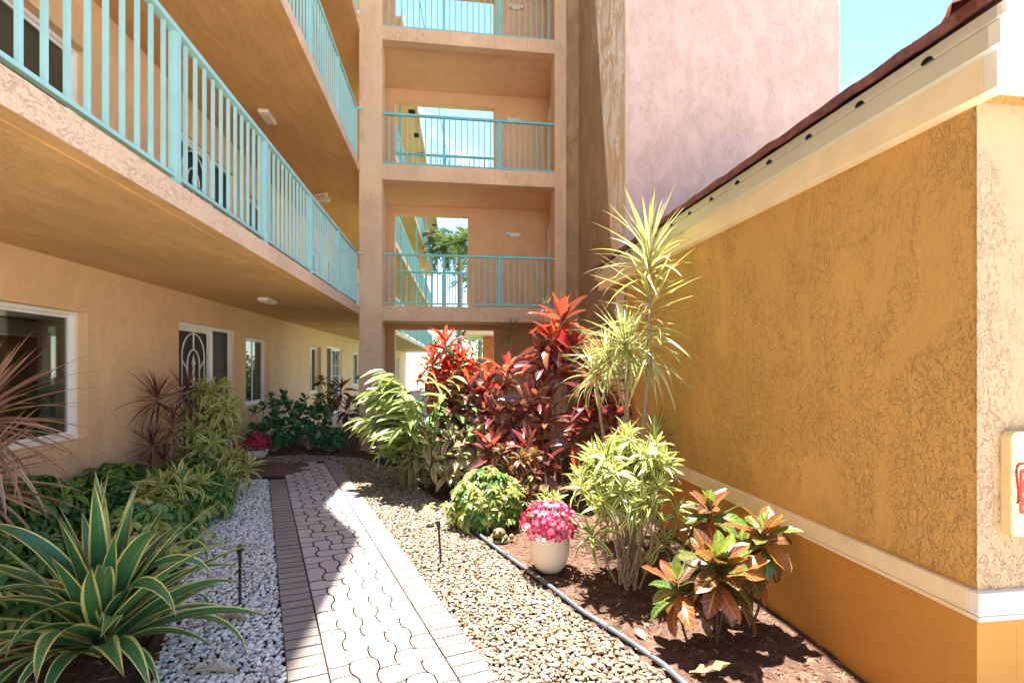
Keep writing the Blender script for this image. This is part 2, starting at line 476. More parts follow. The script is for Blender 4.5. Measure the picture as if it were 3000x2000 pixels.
def joined(name, V, F, rnd, mat, smooth=True, uv=None):
    me = bpy.data.meshes.new(name)
    V = np.asarray(V, dtype=np.float32); F = np.asarray(F, dtype=np.int32)
    k = F.shape[1]
    me.vertices.add(len(V)); me.vertices.foreach_set('co', V.ravel())
    me.loops.add(F.size); me.loops.foreach_set('vertex_index', F.ravel())
    me.polygons.add(len(F)); me.polygons.foreach_set('loop_start', np.arange(0, F.size, k, dtype=np.int32))
    me.polygons.foreach_set('use_smooth', np.full(len(F), smooth))
    at = me.attributes.new('rnd', 'FLOAT', 'POINT'); at.data.foreach_set('value', np.asarray(rnd, dtype=np.float32))
    if uv is not None:
        ul = me.uv_layers.new(name='UVMap'); ul.data.foreach_set('uv', np.asarray(uv, dtype=np.float32).ravel())
    me.materials.append(mat)
    me.update(calc_edges=True); me.validate()
    return me

def ico(sub):
    bm = bmesh.new(); bmesh.ops.create_icosphere(bm, subdivisions=sub, radius=1.0)
    v = np.array([x.co[:] for x in bm.verts]); f = np.array([[q.index for q in p.verts] for p in bm.faces]); bm.free(); return v, f
ICO, ICOF = ico(2)
def pebbles(poly, spacing, mat, name, seed, zoff=0.006):
    rs = np.random.RandomState(seed)
    xs = [p[0] for p in poly]; ys = [p[1] for p in poly]
    pts = []
    for layer in range(2):
        y = min(ys)
        while y < max(ys):
            x = min(xs)
            sp = spacing*(1.0 if y < 6 else 1.25)
            while x < max(xs):
                px, py = x + rs.uniform(-.45, .45)*sp, y + rs.uniform(-.45, .45)*sp
                if inpoly(px, py, poly): pts.append((px, py, gz(px)+zoff+layer*0.011+rs.uniform(0, .006), 1.0 if y < 6 else 1.25))
                x += sp*(1.0 if layer == 0 else 1.5)
            y += sp*(1.0 if layer == 0 else 1.5)
    n = len(pts); V = np.zeros((n, len(ICO), 3)); rnd = np.zeros((n, len(ICO)))
    for i, (px, py, pz, kk) in enumerate(pts):
        s = kk*spacing*rs.uniform(.36, .74)
        sc = np.array([s*rs.uniform(.85, 1.3), s*rs.uniform(.7, 1.0), s*rs.uniform(.45, .7)])
        ph = rs.uniform(0, 6.28, 3)
        w = ICO*(1 + .16*np.sin(ICO[:, [1, 2, 0]]*2.6+ph))
        # facet the stone by clipping it against a few random planes
        for _ in range(4):
            d = rs.normal(size=3); d /= np.linalg.norm(d); q = rs.uniform(.62, .86)
            over = np.maximum(0, w @ d - q); w = w - over[:, None]*d*0.9
        w = w*sc
        a, b = rs.uniform(0, 6.28), rs.normal(0, .3)
        ca, sa, cb, sb = math.cos(a), math.sin(a), math.cos(b), math.sin(b)
        w = w @ np.array([[1, 0, 0], [0, cb, sb], [0, -sb, cb]]) @ np.array([[ca, sa, 0], [-sa, ca, 0], [0, 0, 1]])
        V[i] = w + (px, py, pz); rnd[i] = rs.rand()
    F = (ICOF[None] + (np.arange(n)*len(ICO))[:, None, None]).reshape(-1, 3)
    o = link(name, joined(name, V.reshape(-1, 3), F, rnd.ravel(), mat))
    return o, n
o, n1 = pebbles(POLY_GL, 0.030, M['pebble_grey'], 'gravel', 3)
tag(o, 'white grey pebbles filling the strip between hedge and path', 'gravel', kind='stuff')
o, n2 = pebbles(POLY_GR, 0.030, M['pebble_warm'], 'gravel', 4)
tag(o, 'warm cream pebbles between the path and the mulched bed', 'gravel', kind='stuff')

# mulch chips and twigs lying on the soil
rs = np.random.RandomState(11)
BV = np.array([(x, y, z) for z in (-.5, .5) for y in (-.5, .5) for x in (-.5, .5)])
BF = np.array([(0, 2, 3, 1), (4, 5, 7, 6), (0, 1, 5, 4), (2, 6, 7, 3), (0, 4, 6, 2), (1, 3, 7, 5)])
CV, CF, CR = [], [], []
cnt = 0
while cnt < 9000:
    x, y = rs.uniform(-3.7, 2.34), 1.6 + rs.uniform(0, 1)**1.3*8.0
    if y > 6.1 and x > 2.3: continue
    if inpoly(x, y, POLY_P) or inpoly(x, y, POLY_GL) or inpoly(x, y, POLY_GR): continue
    L = rs.uniform(.012, .05); w = rs.uniform(.003, .010)
    if rs.rand() < .04: L, w = rs.uniform(.06, .16), rs.uniform(.002, .004)
    a, b = rs.uniform(0, 6.28), rs.normal(0, .25)
    ca, sa, cb, sb = math.cos(a), math.sin(a), math.cos(b), math.sin(b)
    q = (BV*(L, w, w*rs.uniform(.3, .8))) @ np.array([[cb, 0, sb], [0, 1, 0], [-sb, 0, cb]]) @ np.array([[ca, sa, 0], [-sa, ca, 0], [0, 0, 1]])
    z = gz(x) + 0.034 + noise.noise(Vector((x*2.2, y*2.2, 0)))*0.022 + noise.noise(Vector((x*9, y*9, 3)))*0.012
    CV.append(q + (x, y, z)); CF.append(BF + cnt*8); CR += [rs.rand()]*8; cnt += 1
o = link('mulch', joined('mulch', np.concatenate(CV), np.concatenate(CF), CR, M['chip'], False))
tag(o, 'brown bark chips and twigs scattered over the planting bed', 'mulch', kind='stuff')

# ---- path: keyhole pavers between soldier courses, brick landing at the door
path = empty('path'); tag(path, kind='structure')
base = MB(); base.prism([(p[0], p[1]) for p in reversed(POLY_P)], 0, 0.001)
base.v = [(x, y, gz(x) + 0.014 + z) for x, y, z in base.v]
base.build('sand_bed', M['sand'], path)
def slope_z(o, x):                                  # lay a flat piece on the sloping ground
    pass
def paver_mesh(name, poly, mat, top=0.0, ch=0.0042, dep=0.045):
    k = len(poly); cx = sum(p[0] for p in poly)/k; cy = sum(p[1] for p in poly)/k
    def inset(d):
        out = []
        for i in range(k):
            a, b, c = Vector(poly[i-1]), Vector(poly[i]), Vector(poly[(i+1) % k])
            e1, e2 = (b-a).normalized(), (c-b).normalized()
            n1, n2 = Vector((-e1.y, e1.x)), Vector((-e2.y, e2.x))
            m = (n1+n2); m = m/max(0.35, m.length_squared)*2
            out.append(b + m*d)
        return out
    r0, r1, r2 = inset(0.0026), inset(0.0028), inset(0.0028+ch)
    v = [(p.x, p.y, -dep) for p in r0] + [(p.x, p.y, top-ch*0.8) for p in r1] + [(p.x, p.y, top) for p in r2]
    f = [tuple(range(2*k, 3*k))]
    for i in range(k):
        j = (i+1) % k
        f += [(i, j, k+j, k+i), (k+i, k+j, 2*k+j, 2*k+i)]
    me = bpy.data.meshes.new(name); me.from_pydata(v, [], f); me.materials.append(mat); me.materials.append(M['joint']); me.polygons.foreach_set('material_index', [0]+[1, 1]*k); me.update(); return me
ANG = math.atan2(PN.y, PN.x)                        # local x runs across the path, y along it
TILT = math.atan(0.0577)
def lay(name, me, s, t, top, rz=ANG, jit=0.0012):
    p = pxy(s, t)
    m = Matrix.Translation((p.x, p.y, gz(p.x) + top + rng.uniform(-jit, jit))) @ Matrix.Rotation(TILT if p.x < 0.5 else 0, 4, 'Y') @ Matrix.Rotation(rz, 4, 'Z')
    return link(name, me, path, mat=m)
NC = 5; CA = (PW - 2*BW)/NC; BOW = 0.13*CA
def cell_edge(i, j, side, bordered):
    """points of one cell edge, counter-clockwise, in cell units; black cells bow outwards"""
    c = [(i, j), (i+1, j), (i+1, j+1), (i, j+1)]
    a, b = Vector(c[side]), Vector(c[(side+1) % 4])
    if bordered: return [a]
    sgn = 1.0 if (i+j) % 2 == 0 else -1.0
    d = (b-a); nrm = Vector((d.y, -d.x))
    k = BOW/CA*sgn
    return [a, a + d*0.27 + nrm*k, a + d*0.73 + nrm*k]
def keyhole(cells):
    pts = []
    def bordered(i, side): return (side == 3 and i == 0) or (side == 1 and i == NC-1)
    if len(cells) == 1:
        i, j = cells[0]
        for s_ in range(4): pts += cell_edge(i, j, s_, bordered(i, s_))
    else:
        (i, j), (i2, j2) = cells
        if i2 == i+1: seq = [(i, j, 0), (i2, j2, 0), (i2, j2, 1), (i2, j2, 2), (i, j, 2), (i, j, 3)]
        else: seq = [(i, j, 0), (i, j, 1), (i2, j2, 1), (i2, j2, 2), (i2, j2, 3), (i, j, 3)]
        for a, b, s_ in seq: pts += cell_edge(a, b, s_, bordered(a, s_))
    return [(p.x*CA, p.y*CA) for p in pts]
J0, J1 = -8, 48
cache = {}
for j in range(J0, J1):
    for i in range(-1, NC+1):
        k = (i-j) % 4
        if k == 0: cells = [(i, j), (i+1, j)]
        elif k == 3: cells = [(i, j), (i, j+1)]
        else: continue
        cells = [c for c in cells if 0 <= c[0] < NC]
        if not cells: continue
        ctr = pxy((cells[0][1]+.5)*CA, BW + (cells[0][0]+.5)*CA)
        if ctr.y > 8.45 or (ctr.y > 7.35 and ctr.x < -2.32): continue
        ci, cj = cells[0]
        key = (tuple((a-ci, b-cj) for a, b in cells), (ci+cj) % 2, ci if ci in (0,) else (NC if cells[-1][0] == NC-1 else -1), cells[-1][0] == NC-1)
        if key not in cache:
            poly = [(x-ci*CA, y-cj*CA) for x, y in keyhole(cells)]
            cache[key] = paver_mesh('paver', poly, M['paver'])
        lay('paver', cache[key], cj*CA, BW + ci*CA, 0.034)
bm_ = {}
BRK = 0.104
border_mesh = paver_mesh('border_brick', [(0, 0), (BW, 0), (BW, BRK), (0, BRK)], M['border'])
s = -1.3
while s < 4.72:
    lay('border_brick', border_mesh, s, 0, 0.036); s += BRK
s = -1.3
while s < 6.05:
    lay('border_brick', border_mesh, s, PW-BW, 0.036); s += BRK
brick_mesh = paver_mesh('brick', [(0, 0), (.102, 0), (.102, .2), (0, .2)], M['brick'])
for r_ in range(6):
    for q in range(16):
        x = -3.70 + q*.1025 + (0.05 if r_ % 2 else 0); y = 7.30 + r_*.2015
        if y + .1 > 8.34 + (x+3.7)*0.09 + 0.08: continue
        lim = -2.60 if r_ == 0 else -2.16
        if x + .1 > lim: continue
        m = Matrix.Translation((x, y, gz(x) + 0.030 + rng.uniform(-.001, .001))) @ Matrix.Rotation(TILT, 4, 'Y')
        link('brick', brick_mesh, path, mat=m)

# ================================================================ apartment building with open walkways
F = [0.28, 2.96, 5.76, 8.57]                # floor levels
SOF = [2.81, 5.605, 8.40, 11.25]            # soffits
WX, SX, RX = -3.70, -1.757, -1.80           # wall, slab edge, railing line

def wall_x(X, y0, y1, z0, z1, holes, depth):
    """stucco wall facing +X with recessed openings"""
    mb = MB()
    ys = sorted({y0, y1} | {h[0] for h in holes} | {h[1] for h in holes})
    zs = sorted({z0, z1} | {h[2] for h in holes} | {h[3] for h in holes})
    for a, b in zip(ys, ys[1:]):
        for c, d in zip(zs, zs[1:]):
            m = ((a+b)/2, (c+d)/2)
            if any(h[0] < m[0] < h[1] and h[2] < m[1] < h[3] for h in holes): continue
            mb.quad((X, a, c), (X, b, c), (X, b, d), (X, a, d))
    for a, b, c, d in holes:
        mb.quad((X, a, c), (X, a, d), (X-depth, a, d), (X-depth, a, c))
        mb.quad((X, b, c), (X-depth, b, c), (X-depth, b, d), (X, b, d))
        mb.quad((X, a, d), (X, b, d), (X-depth, b, d), (X-depth, a, d))
        mb.quad((X, a, c), (X-depth, a, c), (X-depth, b, c), (X, b, c))
    return mb

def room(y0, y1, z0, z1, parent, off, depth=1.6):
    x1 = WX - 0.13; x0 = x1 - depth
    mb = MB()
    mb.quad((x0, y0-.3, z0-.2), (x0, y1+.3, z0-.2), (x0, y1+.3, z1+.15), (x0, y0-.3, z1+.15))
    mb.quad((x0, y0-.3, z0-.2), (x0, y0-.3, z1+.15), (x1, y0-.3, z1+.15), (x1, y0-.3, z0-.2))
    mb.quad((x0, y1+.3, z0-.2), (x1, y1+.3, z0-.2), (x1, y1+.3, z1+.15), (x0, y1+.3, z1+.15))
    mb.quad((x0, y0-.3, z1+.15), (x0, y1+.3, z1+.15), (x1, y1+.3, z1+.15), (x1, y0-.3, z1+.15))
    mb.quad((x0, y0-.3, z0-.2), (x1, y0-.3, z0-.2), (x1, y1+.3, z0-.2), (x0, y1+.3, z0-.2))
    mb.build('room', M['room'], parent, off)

def window(y0, y1, z0, z1, parent, off, blind=None, lead=0.5):
    """white aluminium sliding window in its recess"""
    w = empty('window', (WX-off[0], (y0+y1)/2-off[1], z0-off[2]), parent=parent)
    oo = (WX, (y0+y1)/2, z0)
    X = WX - 0.10
    fr = MB(); t = 0.035
    fr.box(X-.06, X, y0, y1, z1-t, z1).box(X-.06, X+.012, y0, y1, z0, z0+t+.01)
    fr.box(X-.06, X, y0, y0+t, z0+t+.01, z1-t).box(X-.06, X, y1-t, y1, z0+t+.01, z1-t)
    fr.build('frame', M['white'], w, oo)
    ym = y0 + (y1-y0)*lead
    for a, b, xx in ((y0+t, ym+.02, X-.018), (ym-.02, y1-t, X-.040)):
        sa = MB(); q = .028
        sa.box(xx-.02, xx, a, b, z1-t-q, z1-t-.001).box(xx-.02, xx, a, b, z0+t+.011, z0+t+.011+q)
        sa.box(xx-.02, xx, a, a+q, z0+t+.011+q, z1-t-q).box(xx-.02, xx, b-q, b, z0+t+.011+q, z1-t-q)
        so = sa.build('sash', M['white'], w, oo)
        MB().box(xx-.012, xx-.008, a+q, b-q, z0+t+.011+q, z1-t-q).build('pane', M['glass'], w, oo)
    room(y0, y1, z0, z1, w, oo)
    xb = X - .11
    if blind == 'raised':
        hb = MB().box(xb-.05, xb, y0+.02, y1-.13, z1-.10, z1-.04)
        for q in range(9): hb.box(xb-.045, xb-.003, y0+.03, y1-.14, z1-.135-q*.0135, z1-.128-q*.0135)
        hb.box(xb-.045, xb-.001, y0+.03, y1-.14, z1-.275, z1-.252)
        hb.build('blind', M['blind'], w, oo)
        cd = MB()
        cd.tube([(xb+.004, y1-.33, z1-.12), (xb+.004, y1-.33, z1-.95)], .003, 6)
        cd.tube([(xb+.004, y1-.33, z1-.66), (xb+.004, y1-.33, z1-.70)], [.012, .014], 8)
        cd.build('blind_cord', M['white'], w, oo)
        MB().box(xb-.09, xb-.06, y1-.20, y1-.02, z0+.02, z1-.05).build('curtain', M['blind'], w, oo)
    elif blind == 'vertical':
        y = y0+.04
        while y < y1-.12:
            mb = MB().quad((xb-.02, y, z0+.03), (xb-.02+.03, y+.088, z0+.03), (xb-.02+.03, y+.088, z1-.08), (xb-.02, y, z1-.08))
            mb.build('blind_slat', M['blind'], w, oo)
            y += .085
        MB().box(xb-.05, xb+.02, y0+.02, y1-.02, z1-.08, z1-.03).build('headrail', M['blind'], w, oo)
    elif blind == 'half':
        MB().box(xb-.02, xb, ym, y1-.04, z0+.02, z1-.05).build('curtain', M['blind'], w, oo)
    return w

def arc(cy, cz, ry, rz_, a0, a1, X, n=18):
    return [(X, cy + ry*math.cos(a0+(a1-a0)*i/n), cz + rz_*math.sin(a0+(a1-a0)*i/n)) for i in range(n+1)]
def security_door(y0, y1, ys, z0, z1, parent, off, flip=False):
    """white ornamental iron door and a dark insect screen beside it"""
    d = empty('door', (WX-off[0], (y0+y1)/2-off[1], z0-off[2]), parent=parent)
    oo = (WX, (y0+y1)/2, z0); X = WX - .035; t = .05
    fr = MB()
    fr.box(X-.08, X, y0, y1, z1-t, z1).box(X-.08, X, y0, y0+t, z0, z1-t).box(X-.08, X, y1-t, y1, z0, z1-t)
    fr.box(X-.08, X-.003, ys-.03, ys+.03, z0, z1-t)
    fr.build('door_frame', M['white'], d, oo)
    a, b = (ys+.03, y1-t) if flip else (y0+t, ys-.03)
    c, e = (y0+t, ys-.03) if flip else (ys+.03, y1-t)
    MB().box(X-.07, X-.06, a, b, z0, z1-t).build('screen', M['screen'], d, oo)
    MB().box(X-.072, X-.055, c, e, z0, z1-t).build('insect_screen', M['screen'], d, oo)
    lf = MB(); q = .045
    lf.box(X-.05, X-.012, a, b, z1-t-q*1.4, z1-t-.002).box(X-.05, X-.012, a, b, z0, z0+q*1.6)
    lf.box(X-.05, X-.012, a, a+q, z0+q*1.6, z1-t-q*1.4).box(X-.05, X-.012, b-q, b, z0+q*1.6, z1-t-q*1.4)
    lf.build('door_leaf', M['white'], d, oo)
    cy = (a+b)/2; hw = (b-a)/2-q; zt = z1-t-q*1.4; zm = zt - (zt-z0)*.40
    g = MB(); xb = X-.03; r = .011
    R1, R2 = hw*.74, hw*.40
    h1, h2 = min(.34, (zt-zm)*.48), min(.22, (zt-zm)*.32)
    g.tube(arc(cy, zt-.02-h1, R1, h1, math.pi, 0, xb), r, 6); g.tube(arc(cy, zt-.26-h2, R2, h2, math.pi, 0, xb), r, 6)
    for s_ in (-1, 1):
        g.tube([(xb, cy+s_*R1, zt-.02-h1), (xb, cy+s_*R1, z0+.07)], r, 6)
        g.tube([(xb, cy+s_*R2, zt-.26-h2), (xb, cy+s_*R2, z0+.07)], r, 6)
        g.tube([(xb, cy+s_*R1, zt-.06-h1), (xb, cy+s_*R2, zt-.22-h1)], r*.9, 6)
        g.tube([(xb, cy+s_*hw, zm), (xb, cy+s_*hw, z0+.07)], r*.9, 6)
        g.tube([(xb, cy+s_*(R1+hw)/2, zm), (xb, cy+s_*(R1+hw)/2, z0+.07)], r*.8, 6)
    g.tube([(xb, cy, zt), (xb, cy, zt-.26)], r, 6)
    g.tube([(xb, cy, zm+.02), (xb, cy, z0+.07)], r, 6)
    g.tube([(xb, cy, zm+.32), (xb, cy, zm)], .017, 8)
    g.tube([(xb, cy, zm+.32), (xb, cy, zm+.345), (xb, cy, zm+.36), (xb, cy, zm+.48)], [.026, .026, .022, .001], 8)
    g.tube([(xb, a+q, zm), (xb, b-q, zm)], r*1.1, 6)
    g.tube([(xb, a+q, z0+.55), (xb, b-q, z0+.55)], r*1.1, 6)
    g.build('grille', M['white'], d, oo)
    hd = MB(); yk = (a+q*.5) if flip else (b-q*.5)
    hd.box(X-.014, X-.004, yk-.02, yk+.02, z0+.95, z0+1.12).tube([(X-.004, yk, z0+1.02), (X+.035, yk, z0+1.02), (X+.035, yk-.09, z0+1.02)], .009, 6)
    hd.build('handle', M['offwhite'], d, oo)
    MB().box(WX-.14, WX+.05, y0+.01, y1-.01, z0-.06, z0-.002).build('sill', M['concrete'], d, oo)
    return d

def walkway_building(name, y0, y1, wins, doors, pivot, rz, floors, fullroof=True):
    b = empty(name, (pivot[0], pivot[1], 0), rz)
    off = (pivot[0], pivot[1], 0.0)
    holes = []
    for lv in range(floors):
        dz = F[lv] - F[0]
        for a, c, *_ in wins: holes.append((a, c, 1.04+dz, 2.33+dz))
        for a, c, *_ in doors: holes.append((a, c, F[lv]-.02, 2.40+dz))
    wall_x(WX, y0, y1 + (.10 if rz == 0 else 0), -0.1, SOF[3]+.3, holes, .16).build('wall', M['wall_tan'], b, off)
    for lv in range(floors):
        dz = F[lv] - F[0]
        for a, c, kinds, lead in wins: window(a, c, 1.04+dz, 2.33+dz, b, off, kinds[lv % len(kinds)], lead)
        for a, c, s_, fl in doors: security_door(a, c, s_, F[lv], 2.40+dz, b, off, fl)
    for lv in range(1, 4):
        sb = MB(); e_ = 0 if rz == 0 else .004
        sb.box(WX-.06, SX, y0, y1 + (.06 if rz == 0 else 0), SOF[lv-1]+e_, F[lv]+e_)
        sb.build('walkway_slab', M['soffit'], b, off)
        ed = MB(); ed.box(SX-.004, SX+.006, y0, y1, SOF[lv-1]-.004, F[lv]+.003)
        ed.build('slab_edge', M['slab_edge'], b, off)
        MB().box(-1.873, -1.861, y0+.01, y1-.01, SOF[lv-1]-.008, SOF[lv-1]+.004).build('drip_groove', M['soffit'], b, off)
    return b, off

WINS = [(3.66, 5.52, ('raised', 'vertical'), .5), (9.43, 10.63, ('half', 'half'), .5)]
DOORS = [(7.21, 8.94, 8.23, False)]
apt, aoff = walkway_building('apartment_building', -7.0, 13.3, WINS, DOORS, (0.0, 0.0), 0.0, 3)
tag(apt, 'tan stucco apartment building with open walkways left of the path', 'building')
mb = MB(); mb.prism([(-9, -7), (-1.22, -7), (-1.22, 7.12), (-1.92, 8.35), (-1.92, 13.3), (-9, 13.3)], 11.25, 11.5)  # unseen roof; eave outline shaped for the shadow edge on the path
mb.build('roof', M['cream'], apt)
MB().box(-9, WX-.02, -7, -6.8, -.1, 11.25).box(-9, -8.8, -6.8, 13.3, -.1, 11.25).build('side_wall', M['wall_tan'], apt)
wing, woff = walkway_building('apartment_wing', 13.32, 36.0, [(13.5, 14.5, ('half',), .5), (18.7, 20.1, ('half',), .5), (25.5, 26.9, ('half',), .5), (30.5, 31.9, ('half',), .5)],
    [(15.1, 16.9, 15.8, True), (22.0, 23.7, 22.9, False)], (SX, 13.32), -R(1.45), 3)
tag(wing, 'far apartment wing with turquoise walkway railings seen through the stair tower', 'building')
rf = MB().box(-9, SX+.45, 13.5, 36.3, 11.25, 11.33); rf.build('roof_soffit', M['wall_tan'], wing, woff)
MB().box(SX+.45, SX+.50, 13.5, 36.3, 11.20, 11.48).build('fascia', M['cream_white'], wing, woff)
for q in range(12):
    MB().box(SX+.12, SX+.36, 14.6+q*1.8, 14.95+q*1.8, 11.235, 11.252).build('soffit_vent', M['dark'], wing, woff)
for lv in (1, 2, 3):
    y = 13.6
    ps = MB(); bs = MB(); rl = MB()
    rl.box(RX-.03, RX+.03, 13.5, 35.9, F[lv]+1.02, F[lv]+1.06).box(RX-.015, RX+.015, 13.5, 35.9, F[lv]+.07, F[lv]+.09)
    rl.build('top_rail', M['teal_pale'], wing, woff)
    while y < 35.9:
        bs.box(RX-.01, RX+.01, y-.01, y+.01, F[lv]+.09, F[lv]+1.02); y += .127
    o = bs.build('baluster', M['teal_pale'], wing, woff); o['kind'] = 'stuff'
    for q in range(8):
        MB().box(RX-.035, RX+.035, 14.2+q*3-.035, 14.2+q*3+.035, F[lv]+.004, (SOF[lv] if q % 2 else F[lv]+1.02)-.003).build('post', M['teal'], wing, woff)

# railings of the main walkways: each baluster its own part
def bar_mesh(name, w, h, mat):
    mb = MB().box(-w/2, w/2, -w/2, w/2, 0, h)
    me = mb.mesh(name, mat); return me
BAL = bar_mesh('baluster', .021, .93, M['teal_pale']); POST = bar_mesh('post', .052, 1.015, M['teal_pale'])
BAL_T = bar_mesh('baluster', .019, .93, M['teal']); POST_T = bar_mesh('post', .05, 1.015, M['teal'])
def walkway_rail(lv, y0, y1, label):
    r = empty('railing', (RX, y0, F[lv]))
    tag(r, label, 'railing', 'walkway railings')
    L = y1-y0
    MB().box(-.032, .032, 0, L, 1.016, 1.052).build('top_rail', M['teal_pale'], r, bevel=.006)
    MB().box(-.018, .018, 0, L, .055, .078).build('bottom_rail', M['teal_pale'], r)
    MB().box(-.030, .12, L-.02, L+.03, 1.018, 1.050).build('rail_return', M['teal_pale'], r)
    y = L - .02; k = 0
    while y > 0:
        if k % 12 == 0: link('post', POST, r, (0, y, 0))
        else: link('baluster', BAL, r, (0, y, .08))
        y -= .13; k += 1
    return r
walkway_rail(1, 0.2, 9.72, 'turquoise metal railing along the lowest raised walkway on the left')
walkway_rail(2, 3.5, 9.72, 'turquoise metal railing along the third floor walkway at upper left')
walkway_rail(3, 7.0, 9.72, 'sliver of turquoise railing at the top edge left of the tower column')

# ================================================================ stair tower and its open landings
TY = 9.88
tower = empty('stair_tower', (0, TY, 0)); tag(tower, 'tan stucco tower with open landings stacked above the garden bed', 'tower')
to = (0, TY, 0)
MB().box(-1.774, -1.327, TY, TY+.42, -.1, 11.36).build('column', M['tower'], tower, to, bevel=.012)
MB().box(2.167, 2.42, TY, TY+.42, -.1, 11.36).build('column', M['tower'], tower, to, bevel=.012)
TB = [(2.69, 2.995), (5.50, 5.82), (8.28, 8.56), (11.0, 11.36)]
for a, b in TB:
    MB().box(-1.33, 2.17, TY+.004, TY+.22, a, b).build('beam', M['tower'], tower, to, bevel=.010)
TF = [2.985, 5.80, 8.545]
for z in TF:
    MB().box(-1.76, 2.60, TY+.21, 11.74, z-.20, z).build('landing_slab', M['tower_in'], tower, to)
BYB = 11.70
OPEN = [(-1.28, 1.07, -.1, 2.66), (-1.28, .44, 2.985, 5.39), (-1.28, 1.07, 5.80, 8.05), (-1.28, 1.07, 8.545, 10.7)]
for k, (a, b, c, d) in enumerate(OPEN):
    lo = -.1 if k == 0 else TF[k-1] + .002; hi = TF[k] - .202 if k < 3 else 11.3
    wl = MB(); wl.box(-1.80, a, BYB, BYB+.2, lo, hi).box(b, 2.60, BYB, BYB+.2, lo, hi).box(a, b, BYB, BYB+.2, d, hi)
    wl.build('back_wall', M['tower_in'], tower, to)
MB().box(2.42, 2.60, TY+.3, BYB, -.1, 11.3).build('side_wall', M['tower_in'], tower, to)
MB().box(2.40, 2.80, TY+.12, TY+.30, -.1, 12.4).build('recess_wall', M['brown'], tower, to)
mb = MB().box(-1.92, 2.71, 9.40, 12.6, 11.37, 11.6); mb.build('roof', M['cream'], tower, to)  # unseen roof; overhang set by how far its shadow reaches the plants
for k, z in enumerate(TF):
    e = MB(); e.box(2.395, 2.425, 10.55, 11.55, z+.002, z+2.1).build('elevator_door', M['offwhite'], tower, to)
    MB().box(2.38, 2.422, 10.45, 10.55, z+.002, z+2.2).box(2.38, 2.422, 11.55, 11.65, z+.002, z+2.2).box(2.38, 2.422, 10.55, 11.55, z+2.1, z+2.2).build('door_frame', M['white'], tower, to)
def landing_rail(z, x0, x1, y, label, posts):
    r = empty('railing', (x0, y, z)); tag(r, label, 'railing', 'tower railings')
    L = x1-x0
    MB().box(.002, L-.002, -.03, .03, 1.03, 1.075).build('top_rail', M['teal'], r, bevel=.006)
    MB().box(.002, L-.002, -.016, .016, .055, .085).build('bottom_rail', M['teal'], r)
    n = round(L/.12)
    for q in range(1, n):
        x = L*q/n
        if any(abs(x - p*L) < .05 for p in posts): continue
        link('baluster', BAL_T, r, (x, 0, .08))
    for p in posts: link('post', POST_T, r, (p*L, 0, .012))
    return r
names = ['lower', 'middle', 'top']
for k, z in enumerate(TF):
    landing_rail(z, -1.327, 2.167, TY+.10, ['turquoise railing of the lowest tower landing above the red plants', 'turquoise railing of the middle tower landing', 'turquoise railing cut by the top edge of the picture'][k], (.347, .672))
    landing_rail(z-.0, OPEN[k+1][0], OPEN[k+1][1], BYB+.10, ['rear railing across the narrow opening of the lowest tower landing', 'rear railing across the middle landing opening, against the sky', 'rear railing of the topmost tower landing against the sky'][k], (.5,))
def emergency_light(loc, label, rz=0.0, ceiling=False):
    e = empty('emergency_light', loc, rz); tag(e, label, 'light', 'emergency lights')
    if ceiling: e.rotation_euler = (R(90), 0, rz)
    MB().box(-.11, .11, -.05, -.001, -.055, .055).build('housing', M['offwhite'], e, bevel=.008)
    for s_ in (-1, 1):
        hb = MB(); hb.lathe([(.001, -.03), (.045, -.03), (.052, .02), (.046, .03), (.001, .03)], 14)
        o = hb.build('lamp_head', M['white'], e)
        o.matrix_local = Matrix.Translation((s_*.135, -.045, .02)) @ Matrix.Rotation(R(70), 4, 'X') @ Matrix.Rotation(R(25*s_), 4, 'Y')
    return e
emergency_light((1.55, BYB-.002, 4.98), 'twin headed emergency light on the lowest landing wall')
emergency_light((1.55, BYB-.002, 7.75), 'emergency light just above the middle landing rail')
emergency_light((1.60, BYB-.002, 10.5), 'emergency light behind the topmost landing railing')
for z, lab in ((5.603, 'pale box light under the third floor walkway ceiling'), (2.808, 'pale box light under the walkway above the front door')):
    e = empty('ceiling_light', (-2.75, 7.8, z)); tag(e, lab, 'light', 'ceiling box lights')
    MB().box(-.075, .075, -.19, .19, -.055, -.001).build('housing', M['offwhite'], e, bevel=.008)
    MB().box(-.055, .055, -.15, .15, -.064, -.056).build('lens', M['offwhite'], e)
    for yy in (-.17, .17): MB().tube([(0, yy, -.056), (0, yy, -.060)], .008, 8).build('screw', M['dark'], e)
e = empty('exit_sign', (-2.79, 11.1, 5.60), R(-35)); tag(e, 'lit red exit sign with two lamps under third floor ceiling', 'sign')
MB().box(-.18, .18, -.025, .025, -.22, -.02).build('housing', M['offwhite'], e, bevel=.006)
for x0, bars in ((-.12, [(0, .012, 0, .1), (0, .05, .088, .1), (0, .04, .044, .056), (0, .05, 0, .012)]), (-.055, [(0, .012, 0, .1), (.04, .052, 0, .1), (.012, .04, .044, .056)]), (.012, [(.015, .027, 0, .1)]), (.055, [(.02, .032, 0, .1), (0, .052, .088, .1)])):
    if x0 == -.055:                            # the X of EXIT: two crossing strokes
        m_ = MB(); m_.prism([(0, 0), (.012, 0), (.052, .1), (.04, .1)], 0, .003); m_.prism([(.04, 0), (.052, 0), (.012, .1), (0, .1)], .0005, .0035)
        m_.v = [(x0+a, -.0262-c, -.17+b) for a, b, c in m_.v]
    else:
        m_ = MB()
        for a, b, c, d in bars: m_.box(x0+a, x0+b, -.029, -.0262, -.17+c, -.17+d)
    m_.build('letter', M['red'], e)
